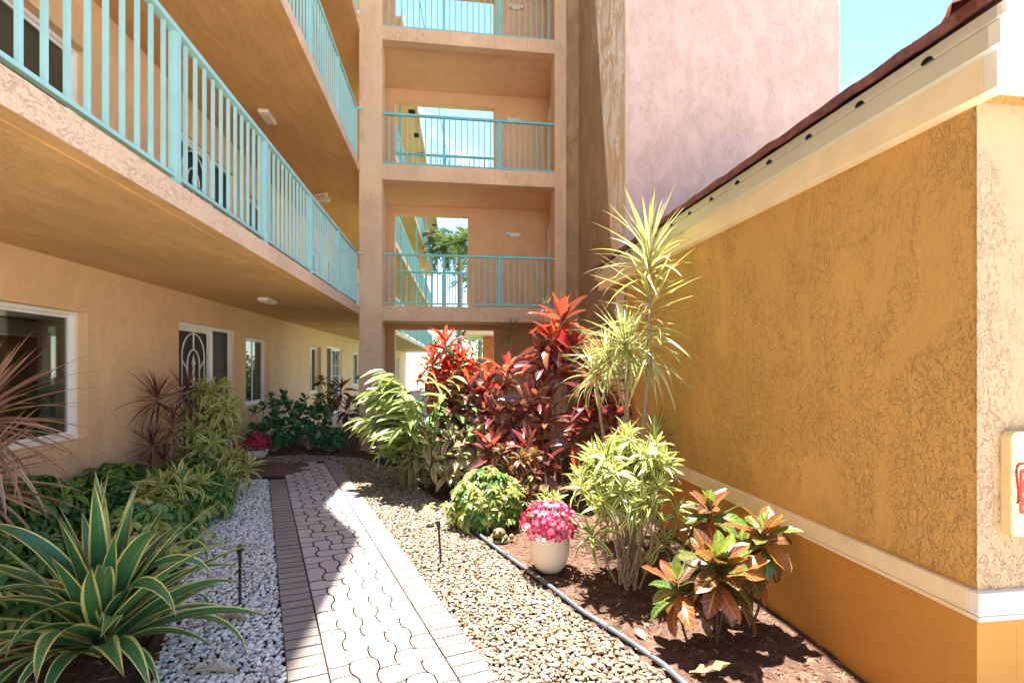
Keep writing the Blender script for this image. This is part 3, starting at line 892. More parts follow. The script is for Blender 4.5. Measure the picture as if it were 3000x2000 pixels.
for s_ in (-1, 1):
    o = MB().lathe([(.001, -.03), (.045, -.03), (.055, .03), (.001, .03)], 14).build('lamp_head', M['white'], e)
    o.matrix_local = Matrix.Translation((s_*.20, 0, -.20)) @ Matrix.Rotation(R(60), 4, 'X') @ Matrix.Rotation(R(30*s_), 4, 'Y')

# ================================================================ pink block
blk = empty('elevator_block', (4.5, 7.26, 0)); tag(blk, 'tall windowless pink stucco block rising behind the annex roof', 'building')
bo = (4.5, 7.26, 0)
MB().box(2.714, 6.40, 7.26, 7.50, -.1, 12.5).build('front_wall', M['pink'], blk, bo)
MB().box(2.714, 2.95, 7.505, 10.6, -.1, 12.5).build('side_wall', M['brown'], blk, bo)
MB().box(6.16, 6.40, 7.505, 13.0, -.1, 12.5).build('far_side_wall', M['pink'], blk, bo)
MB().box(2.6, 6.5, 7.16, 13.0, 12.5, 12.65).build('roof', M['cream'], blk, bo)
MB().box(2.704, 2.7135, 7.262, 7.503, -.1, 12.49).build('side_corner', M['brown'], blk, bo)

# ================================================================ annex on the right
ax = empty('annex_building', (2.34, 1.885, 0)); tag(ax, 'low golden stucco annex with cream trim and tiled eave at right', 'building')
ao = (2.34, 1.885, 0)
AY1 = 6.22
MB().box(2.34, 2.54, 1.885, AY1, .76, 3.2).box(2.54, 8.0, 6.0, AY1, -.1, 3.2).build('wall', M['gold'], ax, ao)
MB().box(2.335, 2.54, 1.880, AY1+.002, -.1, .66).build('wall_base', M['gold_base'], ax, ao)
MB().box(2.541, 8.0, 1.880, 2.1, -.1, .66).build('front_base', M['gold_base'], ax, ao)
MB().box(2.541, 8.0, 1.885, 2.1, .76, 3.2).build('front_wall', M['gold_front_skylit'], ax, ao)
MB().box(2.3365, 2.5405, 1.8815, 1.8848, .77, 2.97).build('front_corner', M['gold_front_skylit'], ax, ao)
tr = MB().box(2.310, 2.50, 1.90, AY1+.02, .672, .772); tr.build('trim', M['cream'], ax, ao, bevel=.005)
tr = MB().box(2.310, 8.0, 1.852, 1.8995, .6725, .7715); tr.build('trim', M['cream_white'], ax, ao, bevel=.005)  # front of the same trim, coloured paler as if skylit
tr = MB().box(2.303, 2.50, 1.90, AY1+.02, .652, .6715); tr.build('trim_lip', M['cream'], ax, ao, bevel=.004)
tr = MB().box(2.303, 8.0, 1.845, 1.8995, .6515, .671); tr.build('trim_lip', M['cream_white'], ax, ao, bevel=.004)
RY1 = 7.20
MB().box(2.262, 2.34, 1.8, RY1, 2.938, 3.105).build('fascia', M['cream'], ax, ao, bevel=.004)
MB().box(2.262, 8.0, 1.742, 1.7995, 2.9385, 3.1045).build('fascia', M['cream_white'], ax, ao, bevel=.004)  # same fascia round the corner, skylight painted into its tone
MB().box(2.275, 2.6, 1.80, RY1-.01, 2.952, 2.966).box(2.6, 8.0, 1.80, 1.95, 2.952, 2.966).build('soffit', M['gold'], ax, ao)
MB().box(2.215, 2.2615, 1.743, RY1+.01, 3.088, 3.184).build('flashing', M['flashing'], ax, ao)
MB().box(2.215, 8.0, 1.695, 1.742, 3.088, 3.184).build('flashing', M['cream_white'], ax, ao)  # front flashing, coloured lighter than the side for skylight
MB().box(2.203, 2.30, 1.7005, RY1+.015, 3.188, 3.240).build('drip_edge', M['flashing'], ax, ao)
MB().box(2.203, 8.0, 1.665, 1.70, 3.188, 3.240).build('drip_edge', M['cream_white'], ax, ao)
MB().box(2.222, 2.28, 1.75, RY1+.005, 3.183, 3.1885).build('shadow_gap', M['dark'], ax, ao)
wh = MB()
hm = [(.028*math.cos(math.pi*q/10), .022*math.sin(math.pi*q/10)) for q in range(11)]
wh.v = [(0, a, b) for a, b in hm] + [(.012, a, b) for a, b in hm]
wh.f = [tuple(reversed(range(11))), tuple(range(11, 22))] + [(q, q+1, 12+q, 11+q) for q in range(10)] + [(10, 0, 11, 21)]; wh.s = [False]*len(wh.f)
whm = wh.mesh('weep_hole', M['dark'])
for q in range(14): link('weep_hole', whm, ax, (2.2005-ao[0], 1.99+.375*q-ao[1], 3.187))
link('weep_hole', whm, ax, mat=Matrix.Translation((2.33-ao[0], 1.663-ao[1], 3.187)) @ Matrix.Rotation(R(90), 4, 'Z'))
def tile_mesh(name, w, l, mat, seed):
    rr = random.Random(seed); mb = MB(); n = 8
    for i in range(2):
        for k in range(n+1):
            t = k/n; z = .004*math.sin(t*math.pi*2) + rr.uniform(-.002, .002)
            mb.v.append((i*l, t*w, z + i*l*.50 + .052)); 
    for i in range(2):
        for k in range(n+1):
            t = k/n; z = .004*math.sin(t*math.pi*2)
            mb.v.append((i*l, t*w, z + i*l*.50))
    N = n+1
    for k in range(n):
        mb.f += [(k, k+1, N+k+1, N+k)[::-1], (2*N+k, 2*N+k+1, 3*N+k+1, 3*N+k), (k, k+1, 2*N+k+1, 2*N+k)]; mb.s += [True, True, False]
    mb.f += [(0, N, 3*N, 2*N), (n, 2*N+n, 3*N+n, N+n)]; mb.s += [False, False]
    return mb.mesh(name, mat)
TM = [tile_mesh('roof_tile', .33, .42, M['rooftile'], q) for q in range(3)]
for row in range(3):
    for q in range(17):
        y = 1.70 + q*.33
        if y < 1.70 + row*.36: continue
        link('roof_tile', TM[(q+row) % 3], ax, (2.165 + row*.36 - ao[0], y - ao[1], 3.245 + row*.36*.50 + row*.012 + rng.uniform(-.003, .003)))
mb = MB(); mb.v = [(2.30, 1.75, 3.242), (5.2, 4.65, 4.69), (5.2, 7.2, 4.69), (2.30, 7.2, 3.242), (8, 4.65, 4.69), (8, 1.75, 3.242)]
mb.f = [(0, 3, 2, 1), (0, 1, 4, 5), (1, 2, 4)]; mb.s = [False]*3
mb.build('roof_deck', M['rooftile'], ax, ao)
for q in range(9):                                         # cap tiles up the hip
    c = Vector((2.24+q*.22, 1.74+q*.22, 3.315+q*.22*.52)); d = Vector((1, 1, .52)).normalized(); sdv = Vector((1, -1, 0)).normalized(); u = d.cross(sdv); u = u if u.z > 0 else -u
    mb = MB(); n = 8
    for i in range(2):
        for k in range(n+1):
            t = math.pi*k/n; rr_ = .13 - i*.022
            p = c + d*(i*.36) + sdv*(math.cos(t)*rr_) + u*(math.sin(t)*rr_*.8 + i*.0 + .02)
            mb.v.append(tuple(p))
    for k in range(n): mb.f.append((k, k+1, n+2+k, n+1+k)); mb.s.append(True)
    mb.f.append(tuple(range(n+1))); mb.s.append(False)
    mb.build('hip_tile', M['hiptile'], ax, ao)

# fire extinguisher cabinet on the front wall
cb = empty('extinguisher_cabinet', (2.587, 1.885, 1.02)); tag(cb, 'cream cabinet with a red fire extinguisher symbol at right edge', 'cabinet')
mb = MB(); w, h, r = .27, .465, .03
pts = []
for cx, cz, a0 in ((w-r, r, -90), (w-r, h-r, 0), (r, h-r, 90), (r, r, 180)):
    for q in range(5):
        a = R(a0+q*22.5); pts.append((cx+r*math.cos(a), cz+r*math.sin(a)))
mb.prism(pts, 0, .05); mb.v = [(x-.132, -z, y) for x, y, z in mb.v]
mb.f = [f[::-1] for f in mb.f]
mb.build('cabinet_body', M['signcream'], cb, bevel=.008)
hs = [(-.108, .150), (-.101, .165), (-.100, .20), (-.106, .24), (-.111, .275), (-.112, .295), (-.108, .313), (-.099, .322), (-.085, .325), (-.05, .325), (-.03, .315)]
MB().tube([(x+.0, -.0535, z) for x, z in hs], .0042, 6).build('hose', M['red'], cb)
bd = MB(); bd.prism([(-.093, .105), (-.010, .105), (-.010, .300), (-.08, .300), (-.093, .29)], 0, .002); bd.v = [(x, -.0525-z, y) for x, y, z in bd.v]; bd.f = [f[::-1] for f in bd.f]
bd.build('extinguisher_symbol', M['red'], cb)
for z0, z1 in ((.255, .28), (.175, .195), (.125, .14)):
    MB().box(-.084, -.012, -.0562, -.0548, z0, z1).build('symbol_bar', M['signcream'], cb)
# ================================================================ leaves
def leaf_mesh(name, mat, W, prof, bend, fold=0.25, nseg=8, nu=1, wave=0.0, twist=0.0, thick=0.0, bp=1.2):
    """unit long leaf growing along +X, bending down by `bend` radians; W is its width as a share of the length"""
    vs, fs, uvs = [], [], []
    x = z = 0.0; ncol = 2*nu+1
    rr = random.Random(hash(name) % 1000)
    for i in range(nseg+1):
        t = i/nseg
        pit = -bend*t**bp
        w = W*0.5*prof(t)
        tw = twist*t
        for c in range(ncol):
            u = (c-nu)/nu
            lx, ly = 0.0, u*w
            lz = fold*abs(u)**1.3*w + (wave*w*math.sin(t*19+u*2) if abs(u) > .5 else 0)
            ly, lz = ly*math.cos(tw)-lz*math.sin(tw), ly*math.sin(tw)+lz*math.cos(tw)
            vs.append((x - math.sin(pit)*lz, ly, z + math.cos(pit)*lz))
            uvs.append((u*.5+.5, t))
        dl = 1.0/nseg; pm = -bend*(t+.5/nseg)**bp
        x += math.cos(pm)*dl; z += math.sin(pm)*dl
    for i in range(nseg):
        for c in range(ncol-1):
            a = i*ncol+c; fs.append((a, a+ncol, a+ncol+1, a+1))
    me = bpy.data.meshes.new(name); me.from_pydata(vs, [], fs)
    ul = me.uv_layers.new(name='UVMap')
    lv = np.zeros(len(me.loops), dtype=np.int32); me.loops.foreach_get('vertex_index', lv)
    ul.data.foreach_set('uv', np.array(uvs, dtype=np.float32)[lv].ravel())
    me.polygons.foreach_set('use_smooth', [True]*len(fs)); me.materials.append(mat); me.update()
    return me
sword = lambda t: (min(1, .42+t*2.2))*(1-max(0, (t-.35)/.65)**1.7)*1.0 + .012
agavep = lambda t: (.75 + .25*math.sin(min(1, t/.5)*math.pi/2))*(1-max(0, (t-.45)/.55)**1.6) + .01
lance = lambda t: (max(0.06, math.sin(math.pi*min(1, t**.8))**.85) if t < .995 else .02)
cordp = lambda t: (.16 + .0*t if t < .10 else .16 + .84*math.sin(math.pi*((t-.10)/.90)**.85)**.9 if t < .995 else .02)
ovate = lambda t: (.10 if t < .04 else .10+.90*math.sin(math.pi*((t-.04)/.96)**1.15)**.75 if t < .99 else .04)
obov = lambda t: (.14 if t < .02 else .14+.86*math.sin(math.pi*min(1, ((t-.02)/.98)**1.9*.98))**.6 if t < .98 else .45)

MESHV = {}
def mesh_arrays(me):
    if me.name not in MESHV:
        n = len(me.vertices); v = np.zeros(n*3, dtype=np.float32); me.vertices.foreach_get('co', v)
        f = np.array([p.vertices[:] for p in me.polygons], dtype=np.int32)
        uv = np.zeros(len(me.loops)*2, dtype=np.float32); me.uv_layers[0].data.foreach_get('uv', uv)
        MESHV[me.name] = (v.reshape(-1, 3), f, uv)
    return MESHV[me.name]
def place(loc, az, el, roll, s, axis=None, sw=1.0):
    m = Matrix.Rotation(az, 4, 'Z') @ Matrix.Rotation(-el, 4, 'Y') @ Matrix.Rotation(roll, 4, 'X') @ Matrix.Diagonal((s, s*sw, s, 1))
    if axis is not None: m = Vector((0, 0, 1)).rotation_difference(Vector(axis)).to_matrix().to_4x4() @ m
    return Matrix.Translation(loc) @ m
CAMP = Vector((0, 0, CAM_Z))
PL_COUNT = {}
def grow(name, label, cat, base, leaves, n_obj=300, group=None, leafname='leaf', stems=None, stem_mat=None):
    """a plant: an empty at its foot, its nearest leaves as parts, what is beyond n_obj joined"""
    p = empty(name, base); tag(p, label, cat, group)
    inv = Matrix.Translation(-Vector(base))
    lv = sorted(leaves, key=lambda q: (q[1].translation - CAMP).length)
    for me, m in lv[:n_obj]:
        link(leafname, me, p, mat=inv @ m)
    rest = lv[n_obj:]
    by = {}
    for me, m in rest: by.setdefault(me.materials[0].name, []).append((me, m))
    for mn, lst in by.items():
        V, Fs, U, Rn = [], [], [], []; n0 = 0
        for me, m in lst:
            v, f, uv = mesh_arrays(me)
            mm = np.array(inv @ m)
            V.append(v @ mm[:3, :3].T + mm[:3, 3]); Fs.append(f+n0); U.append(uv); Rn.append(np.full(len(v), rng.random())); n0 += len(v)
        me2 = joined('foliage', np.concatenate(V), np.concatenate(Fs), np.concatenate(Rn), bpy.data.materials[mn], True, np.concatenate(U))
        tag(link('foliage', me2, p), kind='stuff')
    for pts, r0, r1 in (stems or []):
        k = len(pts); mb = MB()
        mb.tube([Vector(q)-Vector(base) for q in pts], [r0+(r1-r0)*i/(k-1) for i in range(k)], 7)
        mb.build('stem', stem_mat or M['bark'], p)
    PL_COUNT[name] = PL_COUNT.get(name, 0) + len(leaves)
    return p
def rosette(var, c, n, L, e0, e1, axis=(0, 0, 1), spread=0.0, grow_in=0.45, jit=0.16, lj=.15, roll=.25, bias=0.0, sw=1.0, pick=None):
    """leaves round a stem tip: young upright ones first, old drooping ones last; var goes from straight to bent"""
    out = []; a0 = rng.uniform(0, 6.28); c = Vector(c); ax = Vector(axis).normalized()
    for k in range(n):
        t = (k+.5)/n
        el = R(e0+(e1-e0)*t) + rng.gauss(0, jit)
        vi = min(len(var)-1, max(0, int(t*len(var)*(1+bias) + rng.uniform(-.8, .8))))
        s = L*(grow_in + (1-grow_in)*min(1, t*2.6))*rng.uniform(1-lj, 1+lj)
        out.append((var[vi] if pick is None else pick(t, vi), place(c - ax*spread*t, a0+k*2.39996+rng.gauss(0, .15), el, rng.gauss(0, roll), s, axis, sw)))
    return out
def curve_pts(a, b, sag=.12, n=6):
    a, b = Vector(a), Vector(b); d = Vector((rng.uniform(-1, 1), rng.uniform(-1, 1), 0))*sag*(b-a).length
    return [a.lerp(b, i/(n-1)) + d*math.sin(math.pi*i/(n-1)) for i in range(n)]
def foot(x, y): return (x, y, gz(x)+.02)

# ---- leaf materials
LM = {}
LM['agave'] = leaf_mat('leaf_agave', [(0, (0.035, 0.125, 0.045)), (.6, (0.05, 0.16, 0.055)), (1, (0.085, 0.21, 0.06))], (0.62, 0.56, 0.18), .70, .78, rough=.30, trans=.10, streak=((0.16, 0.27, 0.13), .60, .5), dry=.5)
LM['song'] = leaf_mat('leaf_song', [(0, (0.08, 0.17, 0.03)), (1, (0.14, 0.24, 0.05))], (0.66, 0.62, 0.22), .34, .50, edge_ramp=[(0, (0.55, 0.56, 0.13)), (.6, (0.66, 0.63, 0.22)), (1, (0.70, 0.68, 0.36))], rough=.36, trans=.30)
LM['marg_pale'] = leaf_mat('leaf_pale_dracaena', [(0, (0.22, 0.31, 0.07)), (.5, (0.34, 0.40, 0.10)), (1, (0.50, 0.50, 0.20))], (0.72, 0.68, 0.42), .42, .60, edge_ramp=[(0, (0.60, 0.60, 0.20)), (1, (0.74, 0.70, 0.48))], rough=.32, trans=.34, dry=.35)
LM['marg_pink'] = leaf_mat('leaf_pink_dracaena', [(0, (0.15, 0.20, 0.07)), (.5, (0.26, 0.27, 0.11)), (1, (0.40, 0.36, 0.20))], (0.42, 0.13, 0.12), .40, .60, edge_ramp=[(0, (0.42, 0.06, 0.09)), (.5, (0.58, 0.24, 0.23)), (1, (0.66, 0.47, 0.36))], rough=.4, trans=.22, tcol=(.5, .25, .15), dry=.7)
LM['marg_dark'] = leaf_mat('leaf_dark_dracaena', [(0, (0.045, 0.022, 0.022)), (.6, (0.085, 0.028, 0.030)), (1, (0.12, 0.075, 0.045))], (0.16, 0.025, 0.035), .45, .7, rough=.42, trans=.16, tcol=(.4, .1, .08))
LM['marg_green'] = leaf_mat('leaf_green_dracaena', [(0, (0.05, 0.10, 0.03)), (1, (0.12, 0.19, 0.05))], (0.14, 0.13, 0.06), .6, .8, rough=.36, trans=.25)
LM['cord_red'] = leaf_mat('leaf_red_cordyline', [(0, (0.42, 0.030, 0.030)), (.35, (0.30, 0.022, 0.032)), (.7, (0.50, 0.075, 0.030)), (1, (0.56, 0.12, 0.025))], (0.58, 0.05, 0.045), .70, .9, rough=.22, spec=.9, trans=.36, tcol=(.9, .16, .05))
LM['cord_dark'] = leaf_mat('leaf_dark_cordyline', [(0, (0.10, 0.036, 0.036)), (.3, (0.17, 0.045, 0.05)), (.6, (0.085, 0.065, 0.035)), (.8, (0.24, 0.085, 0.065)), (1, (0.32, 0.13, 0.06))], (0.42, 0.06, 0.085), .70, .92, rough=.20, spec=.9, trans=.24, tcol=(.6, .12, .05))
LM['ginger'] = leaf_mat('leaf_ginger', [(0, (0.06, 0.16, 0.035)), (.5, (0.10, 0.22, 0.045)), (1, (0.20, 0.30, 0.06))], None, rough=.3, spec=.55, trans=.34, streak=((0.66, 0.64, 0.28), .50, 1.6), rib=(0.40, 0.46, 0.16))
LM['croton'] = leaf_mat('leaf_croton', [(0, (0.045, 0.10, 0.03)), (.25, (0.07, 0.16, 0.03)), (.45, (0.055, 0.028, 0.035)), (.65, (0.12, 0.05, 0.03)), (.85, (0.30, 0.06, 0.03)), (1, (0.34, 0.14, 0.03))], None, rough=.26, spec=.6, trans=.22, veins=([(0, (0.46, 0.44, 0.06)), (.5, (0.52, 0.30, 0.07)), (1, (0.48, 0.10, 0.07))], 8.0, .11), tcol=(.6, .4, .08))
LM['croton_young'] = leaf_mat('leaf_young_croton', [(0, (0.13, 0.25, 0.04)), (.5, (0.22, 0.34, 0.05)), (1, (0.12, 0.22, 0.05))], None, rough=.26, spec=.6, trans=.30, veins=([(0, (0.58, 0.54, 0.09)), (1, (0.55, 0.48, 0.10))], 8.0, .12))
LM['croton_pale'] = leaf_mat('leaf_pale_croton', [(0, (0.16, 0.24, 0.07)), (.5, (0.36, 0.38, 0.16)), (.75, (0.24, 0.09, 0.07)), (1, (0.46, 0.45, 0.24))], (0.62, 0.56, 0.36), .5, .8, rough=.28, spec=.55, trans=.30, rib=(.55, .30, .22))
LM['croton_small'] = leaf_mat('leaf_small_croton', [(0, (0.05, 0.10, 0.03)), (.3, (0.20, 0.035, 0.03)), (.6, (0.09, 0.03, 0.03)), (.8, (0.32, 0.22, 0.04)), (1, (0.12, 0.20, 0.04))], None, rough=.28, spec=.55, trans=.25, veins=([(0, (0.5, 0.4, 0.06)), (1, (0.4, 0.06, 0.05))], 7, .10))
LM['clusia'] = leaf_mat('leaf_clusia', [(0, (0.028, 0.11, 0.042)), (.6, (0.042, 0.15, 0.052)), (1, (0.075, 0.21, 0.06))], None, rough=.30, spec=.5, trans=.12, rib=(0.07, 0.20, 0.08), tcol=(.2, .5, .1))
LM['shef_green'] = leaf_mat('leaf_green_umbrella', [(0, (0.042, 0.14, 0.03)), (.6, (0.075, 0.21, 0.04)), (1, (0.17, 0.34, 0.06))], None, rough=.30, spec=.5, trans=.20, rib=(0.13, 0.26, 0.07))
LM['shef_yellow'] = leaf_mat('leaf_variegated_umbrella', [(0, (0.055, 0.16, 0.03)), (.4, (0.56, 0.52, 0.13)), (.7, (0.62, 0.59, 0.22)), (1, (0.12, 0.24, 0.05))], None, rough=.34, spec=.45, trans=.26, streak=((0.075, 0.19, 0.04), .56, 1.2))
LM['palm'] = leaf_mat('leaf_palm', [(0, (0.05, 0.13, 0.03)), (1, (0.12, 0.22, 0.05))], None, rough=.4, trans=.25)
LM['hedge'] = leaf_mat('leaf_hedge', [(0, (0.03, 0.09, 0.02)), (1, (0.09, 0.18, 0.035))], None, rough=.45, trans=.2)

def variants(key, W, prof, bends, **kw):
    return [leaf_mesh('leaf_%s_%d' % (key, i), LM[key], W, prof, b, **kw) for i, b in enumerate(bends)]
LV = {}
LV['agave'] = variants('agave', .112, agavep, [.06, .18, .45, .9, 1.5, 2.1], fold=.34, nseg=14, nu=2, bp=1.6)
LV['agave2'] = [leaf_mesh('leaf_agave_t%d' % i, LM['agave'], .106, agavep, b, fold=.30, nseg=14, nu=2, bp=2.4, twist=tw) for i, (b, tw) in enumerate(((.5, .3), (1.3, -.5), (2.3, .6), (2.9, -.4)))]
for key in ('marg_pale', 'marg_pink', 'marg_dark', 'marg_green'):
    LV[key] = variants(key, {'marg_pale': .038, 'marg_pink': .037, 'marg_dark': .034, 'marg_green': .045}[key], sword, [.05, .15, .35, .6, .9, 1.3], fold=.3, nseg=8)
LV['song'] = variants('song', .17, sword, [.3, .7, 1.1, 1.6], fold=.3, nseg=7)
for key in ('cord_red', 'cord_dark'):
    LV[key] = variants(key, .215, cordp, [.15, .4, .7, 1.0, 1.4, 1.8], fold=.42, nseg=9, nu=1, wave=.10)
LV['ginger'] = variants('ginger', .22, lance, [.2, .5, .8, 1.2], fold=.30, nseg=9, wave=.06)
for key in ('croton', 'croton_young'):
    LV[key] = variants(key, .40, ovate, [.15, .4, .7, 1.05], fold=.30, nseg=9, nu=2, wave=.12)
LV['croton_pale'] = variants('croton_pale', .27, lance, [.2, .5, .9, 1.3], fold=.3, nseg=8, wave=.08)
LV['croton_small'] = variants('croton_small', .30, ovate, [.2, .5, .9], fold=.3, nseg=6)
LV['clusia'] = variants('clusia', .66, obov, [.1, .3, .55], fold=.16, nseg=8, nu=2)
LV['hedge'] = variants('hedge', .45, ovate, [.3, .7], fold=.3, nseg=4)
def palmate(key, n, W, droop, seed):
    """umbrella tree leaf: leaflets radiating from a stalk tip"""
    rr = random.Random(seed); vs, fs, uvs = [], [], []
    one = leaf_mesh('tmp', LM[key], W, lance, .55, fold=.28, nseg=5)
    v, f, uv = mesh_arrays(one); MESHV.pop(one.name)
    lv = f.ravel(); uvv = np.zeros((len(v), 2)); uvv[lv] = uv.reshape(-1, 2)
    for k in range(n):
        a = 2*math.pi*k/n + rr.gauss(0, .12); s = rr.uniform(.8, 1.05)
        m = np.array(Matrix.Rotation(a, 3, 'Z') @ Matrix.Rotation(droop+rr.gauss(0, .12), 3, 'Y') @ Matrix.Rotation(rr.gauss(0, .25), 3, 'X'))
        q = (v*s+np.array((.10, 0, 0))) @ m.T
        n0 = len(vs); vs += [tuple(x) for x in q]; fs += [tuple(int(i)+n0 for i in p) for p in f]; uvs += [tuple(x) for x in uvv]
    bpy.data.meshes.remove(one)
    me = bpy.data.meshes.new('leaf_%s_p%d' % (key, seed)); me.from_pydata(vs, [], fs)
    ul = me.uv_layers.new(name='UVMap'); li = np.zeros(len(me.loops), dtype=np.int32); me.loops.foreach_get('vertex_index', li)
    ul.data.foreach_set('uv', np.array(uvs, dtype=np.float32)[li].ravel())
    me.polygons.foreach_set('use_smooth', [True]*len(fs)); me.materials.append(LM[key]); me.update(); return me
for key in ('shef_green', 'shef_yellow'):
    LV[key] = [palmate(key, n, .36, d, q) for q, (n, d) in enumerate(((8, .15), (7, .35), (9, .5), (8, .3)))]

# ================================================================ the plants
# --- agave
b = foot(-1.84, 2.84); c = Vector(b) + Vector((0, 0, .12)); L = []
for k in range(16):
    t = k/16; L.append((LV['agave'][rng.choice((0, 1, 1))], place(c+Vector((0, 0, .16*(1-t))), k*2.4+.3, R(86-30*t)+rng.gauss(0, .05), rng.gauss(0, .1), .68+.16*rng.random())))
for k in range(34):
    t = k/34; v = rng.choice(LV['agave'][2:5] + LV['agave2']); L.append((v, place(c+Vector((0, 0, .08)), k*2.4+1.1, R(68-30*t)+rng.gauss(0, .08), rng.gauss(0, .25), .74+.2*rng.random())))
for k in range(30):
    t = k/30; v = rng.choice(LV['agave'][3:] + LV['agave2'][1:]); L.append((v, place(c, k*2.4+2.2, R(46-26*t)+rng.gauss(0, .1), rng.gauss(0, .3), .70+.2*rng.random())))
grow('agave', 'large agave with yellow edged green leaves at lower left corner', 'agave', b, L, 300)

# --- pink dracaena entering from the left
b = foot(-3.12, 3.62); L = []
H1, H2 = (-3.06, 3.58, 1.54), (-3.0, 3.44, 1.10)
L += rosette(LV['marg_pink'], H1, 130, .70, 86, -35, spread=.22, axis=(.05, -.05, 1))
L += rosette(LV['marg_pink'], H2, 105, .62, 80, -40, spread=.15, axis=(.25, -.2, 1))
grow('dracaena', 'pink and olive striped dracaena in front of the left window', 'dracaena', b, L, 170, stems=[(curve_pts(b, H1), .022, .016), (curve_pts(b, H2), .02, .014)])

# --- umbrella shrubs of the hedge
def umbrella(x, y, rx, ry, h, n, key, label, s=.13, mixkey=None, mixp=0.0, n_obj=260):
    b = foot(x, y); L = []; n = int(n*1.25)
    for k in range(n):
        th = k*2.39996; q = ((k+.5)/n)
        el = math.asin(min(1, max(.02, 1-q*.98)))
        r_ = rng.uniform(.80, 1.04)
        p = Vector((x+math.cos(th)*math.cos(el)*rx*r_, y+math.sin(th)*math.cos(el)*ry*r_, b[2] + .08 + math.sin(el)**.8*(h-.08)*r_ + rng.gauss(0, .02)))
        kk = mixkey if (mixkey and rng.random() < mixp) else key
        tilt = max(0, math.pi/2-el)*.5 + rng.gauss(0, .18)
        m = Matrix.Translation(p) @ Matrix.Rotation(th+rng.gauss(0, .3), 4, 'Z') @ Matrix.Rotation(tilt, 4, 'Y') @ Matrix.Rotation(rng.uniform(0, 6.28), 4, 'Z') @ Matrix.Scale(s*rng.uniform(.7, 1.2), 4)
        L.append((rng.choice(LV[kk]), m))
    for k in range(n//3):                                   # leaves inside the crown
        p = Vector((x+rng.gauss(0, rx*.45), y+rng.gauss(0, ry*.45), b[2]+.06+rng.random()*h*.75))
        L.append((rng.choice(LV[key]), Matrix.Translation(p) @ Matrix.Rotation(rng.uniform(0, 6.28), 4, 'Z') @ Matrix.Rotation(rng.uniform(0, .8), 4, 'Y') @ Matrix.Scale(s*rng.uniform(.6, 1), 4)))
    st = []
    for k in range(7):
        a = rng.uniform(0, 6.28); st.append((curve_pts(b, (x+math.cos(a)*rx*.6, y+math.sin(a)*ry*.6, b[2]+h*.75), .15), .009, .004))
    grow('umbrella_shrub', label, 'shrub', b, L, n_obj, 'umbrella shrubs', stems=st, stem_mat=M['bark'])
umbrella(-3.38, 4.35, .40, .48, .66, 210, 'shef_green', 'dark green umbrella shrub under the left window')
umbrella(-3.28, 5.30, .44, .52, .58, 220, 'shef_green', 'green umbrella shrub against the tan wall right of the window', mixkey='shef_yellow', mixp=.06)
umbrella(-3.00, 6.12, .40, .44, .52, 190, 'shef_green', 'bright green umbrella shrub below the striped plant by the door', mixkey='shef_yellow', mixp=.12, s=.12)
umbrella(-2.52, 4.35, .36, .52, .50, 200, 'shef_yellow', 'cream variegated umbrella shrub behind the agave', s=.12, mixkey='shef_green', mixp=.38)
umbrella(-2.86, 3.30, .48, .42, .56, 230, 'shef_green', 'dark green umbrella shrub at the left picture edge', mixkey='shef_yellow', mixp=.18)
umbrella(-2.62, 5.45, .30, .46, .44, 150, 'shef_green', 'green umbrella shrub bordering the white pebbles', s=.115, mixkey='shef_yellow', mixp=.10)
umbrella(0.40, 5.42, .40, .34, .62, 300, 'shef_yellow', 'sunlit variegated umbrella shrub left of the pink flower pot', s=.105, mixkey='shef_green', mixp=.22)

# --- striped song of india shrubs
def song(x, y, h, rad, n, label, s=.17, zmin=.25, n_obj=300, lean=(0, 0)):
    b = foot(x, y); L = []; st = []
    for k in range(n):
        a = k*2.39996; t = (k+.5)/n
        r_ = rad*math.sqrt(t)*rng.uniform(.75, 1.08)
        z = zmin + (h-zmin)*(1-.30*t)*(1-rng.random()**1.6*(.45+.55*t))
        p = Vector((x+math.cos(a)*r_+lean[0]*z, y+math.sin(a)*r_+lean[1]*z, b[2]+z))
        ax = Vector((math.cos(a)*r_/rad*.9, math.sin(a)*r_/rad*.9, 1))
        L += rosette(LV['song'], p, rng.randint(15, 21), s*rng.uniform(.85, 1.15), 82, -25, axis=ax, spread=.10, roll=.2)
        if k % 3 == 0: st.append((curve_pts((x+rng.gauss(0, .05), y+rng.gauss(0, .05), b[2]-.02), p, .08), .010, .005))
    grow('striped_dracaena', label, 'shrub', b, L, n_obj, 'striped yellow dracaenas', stems=st, stem_mat=M['bark'])
song(1.42, 3.80, 1.28, .45, 64, 'tall yellow striped shrub beside the pink flower pot', .20)
song(-3.04, 6.58, 1.42, .34, 40, 'yellow striped shrub in front of the iron front door', .24, lean=(.04, 0))
song(-2.70, 6.35, .52, .34, 16, 'low yellow striped plant at the corner of the brick landing', .25, .2, 240)
song(-2.66, 5.05, .55, .26, 10, 'small yellow striped plant among the green hedge', .23, .4, 180)
song(1.14, 5.35, .40, .16, 5, 'small yellow green plant between the shrubs in the mulch', .16, .15, 100)

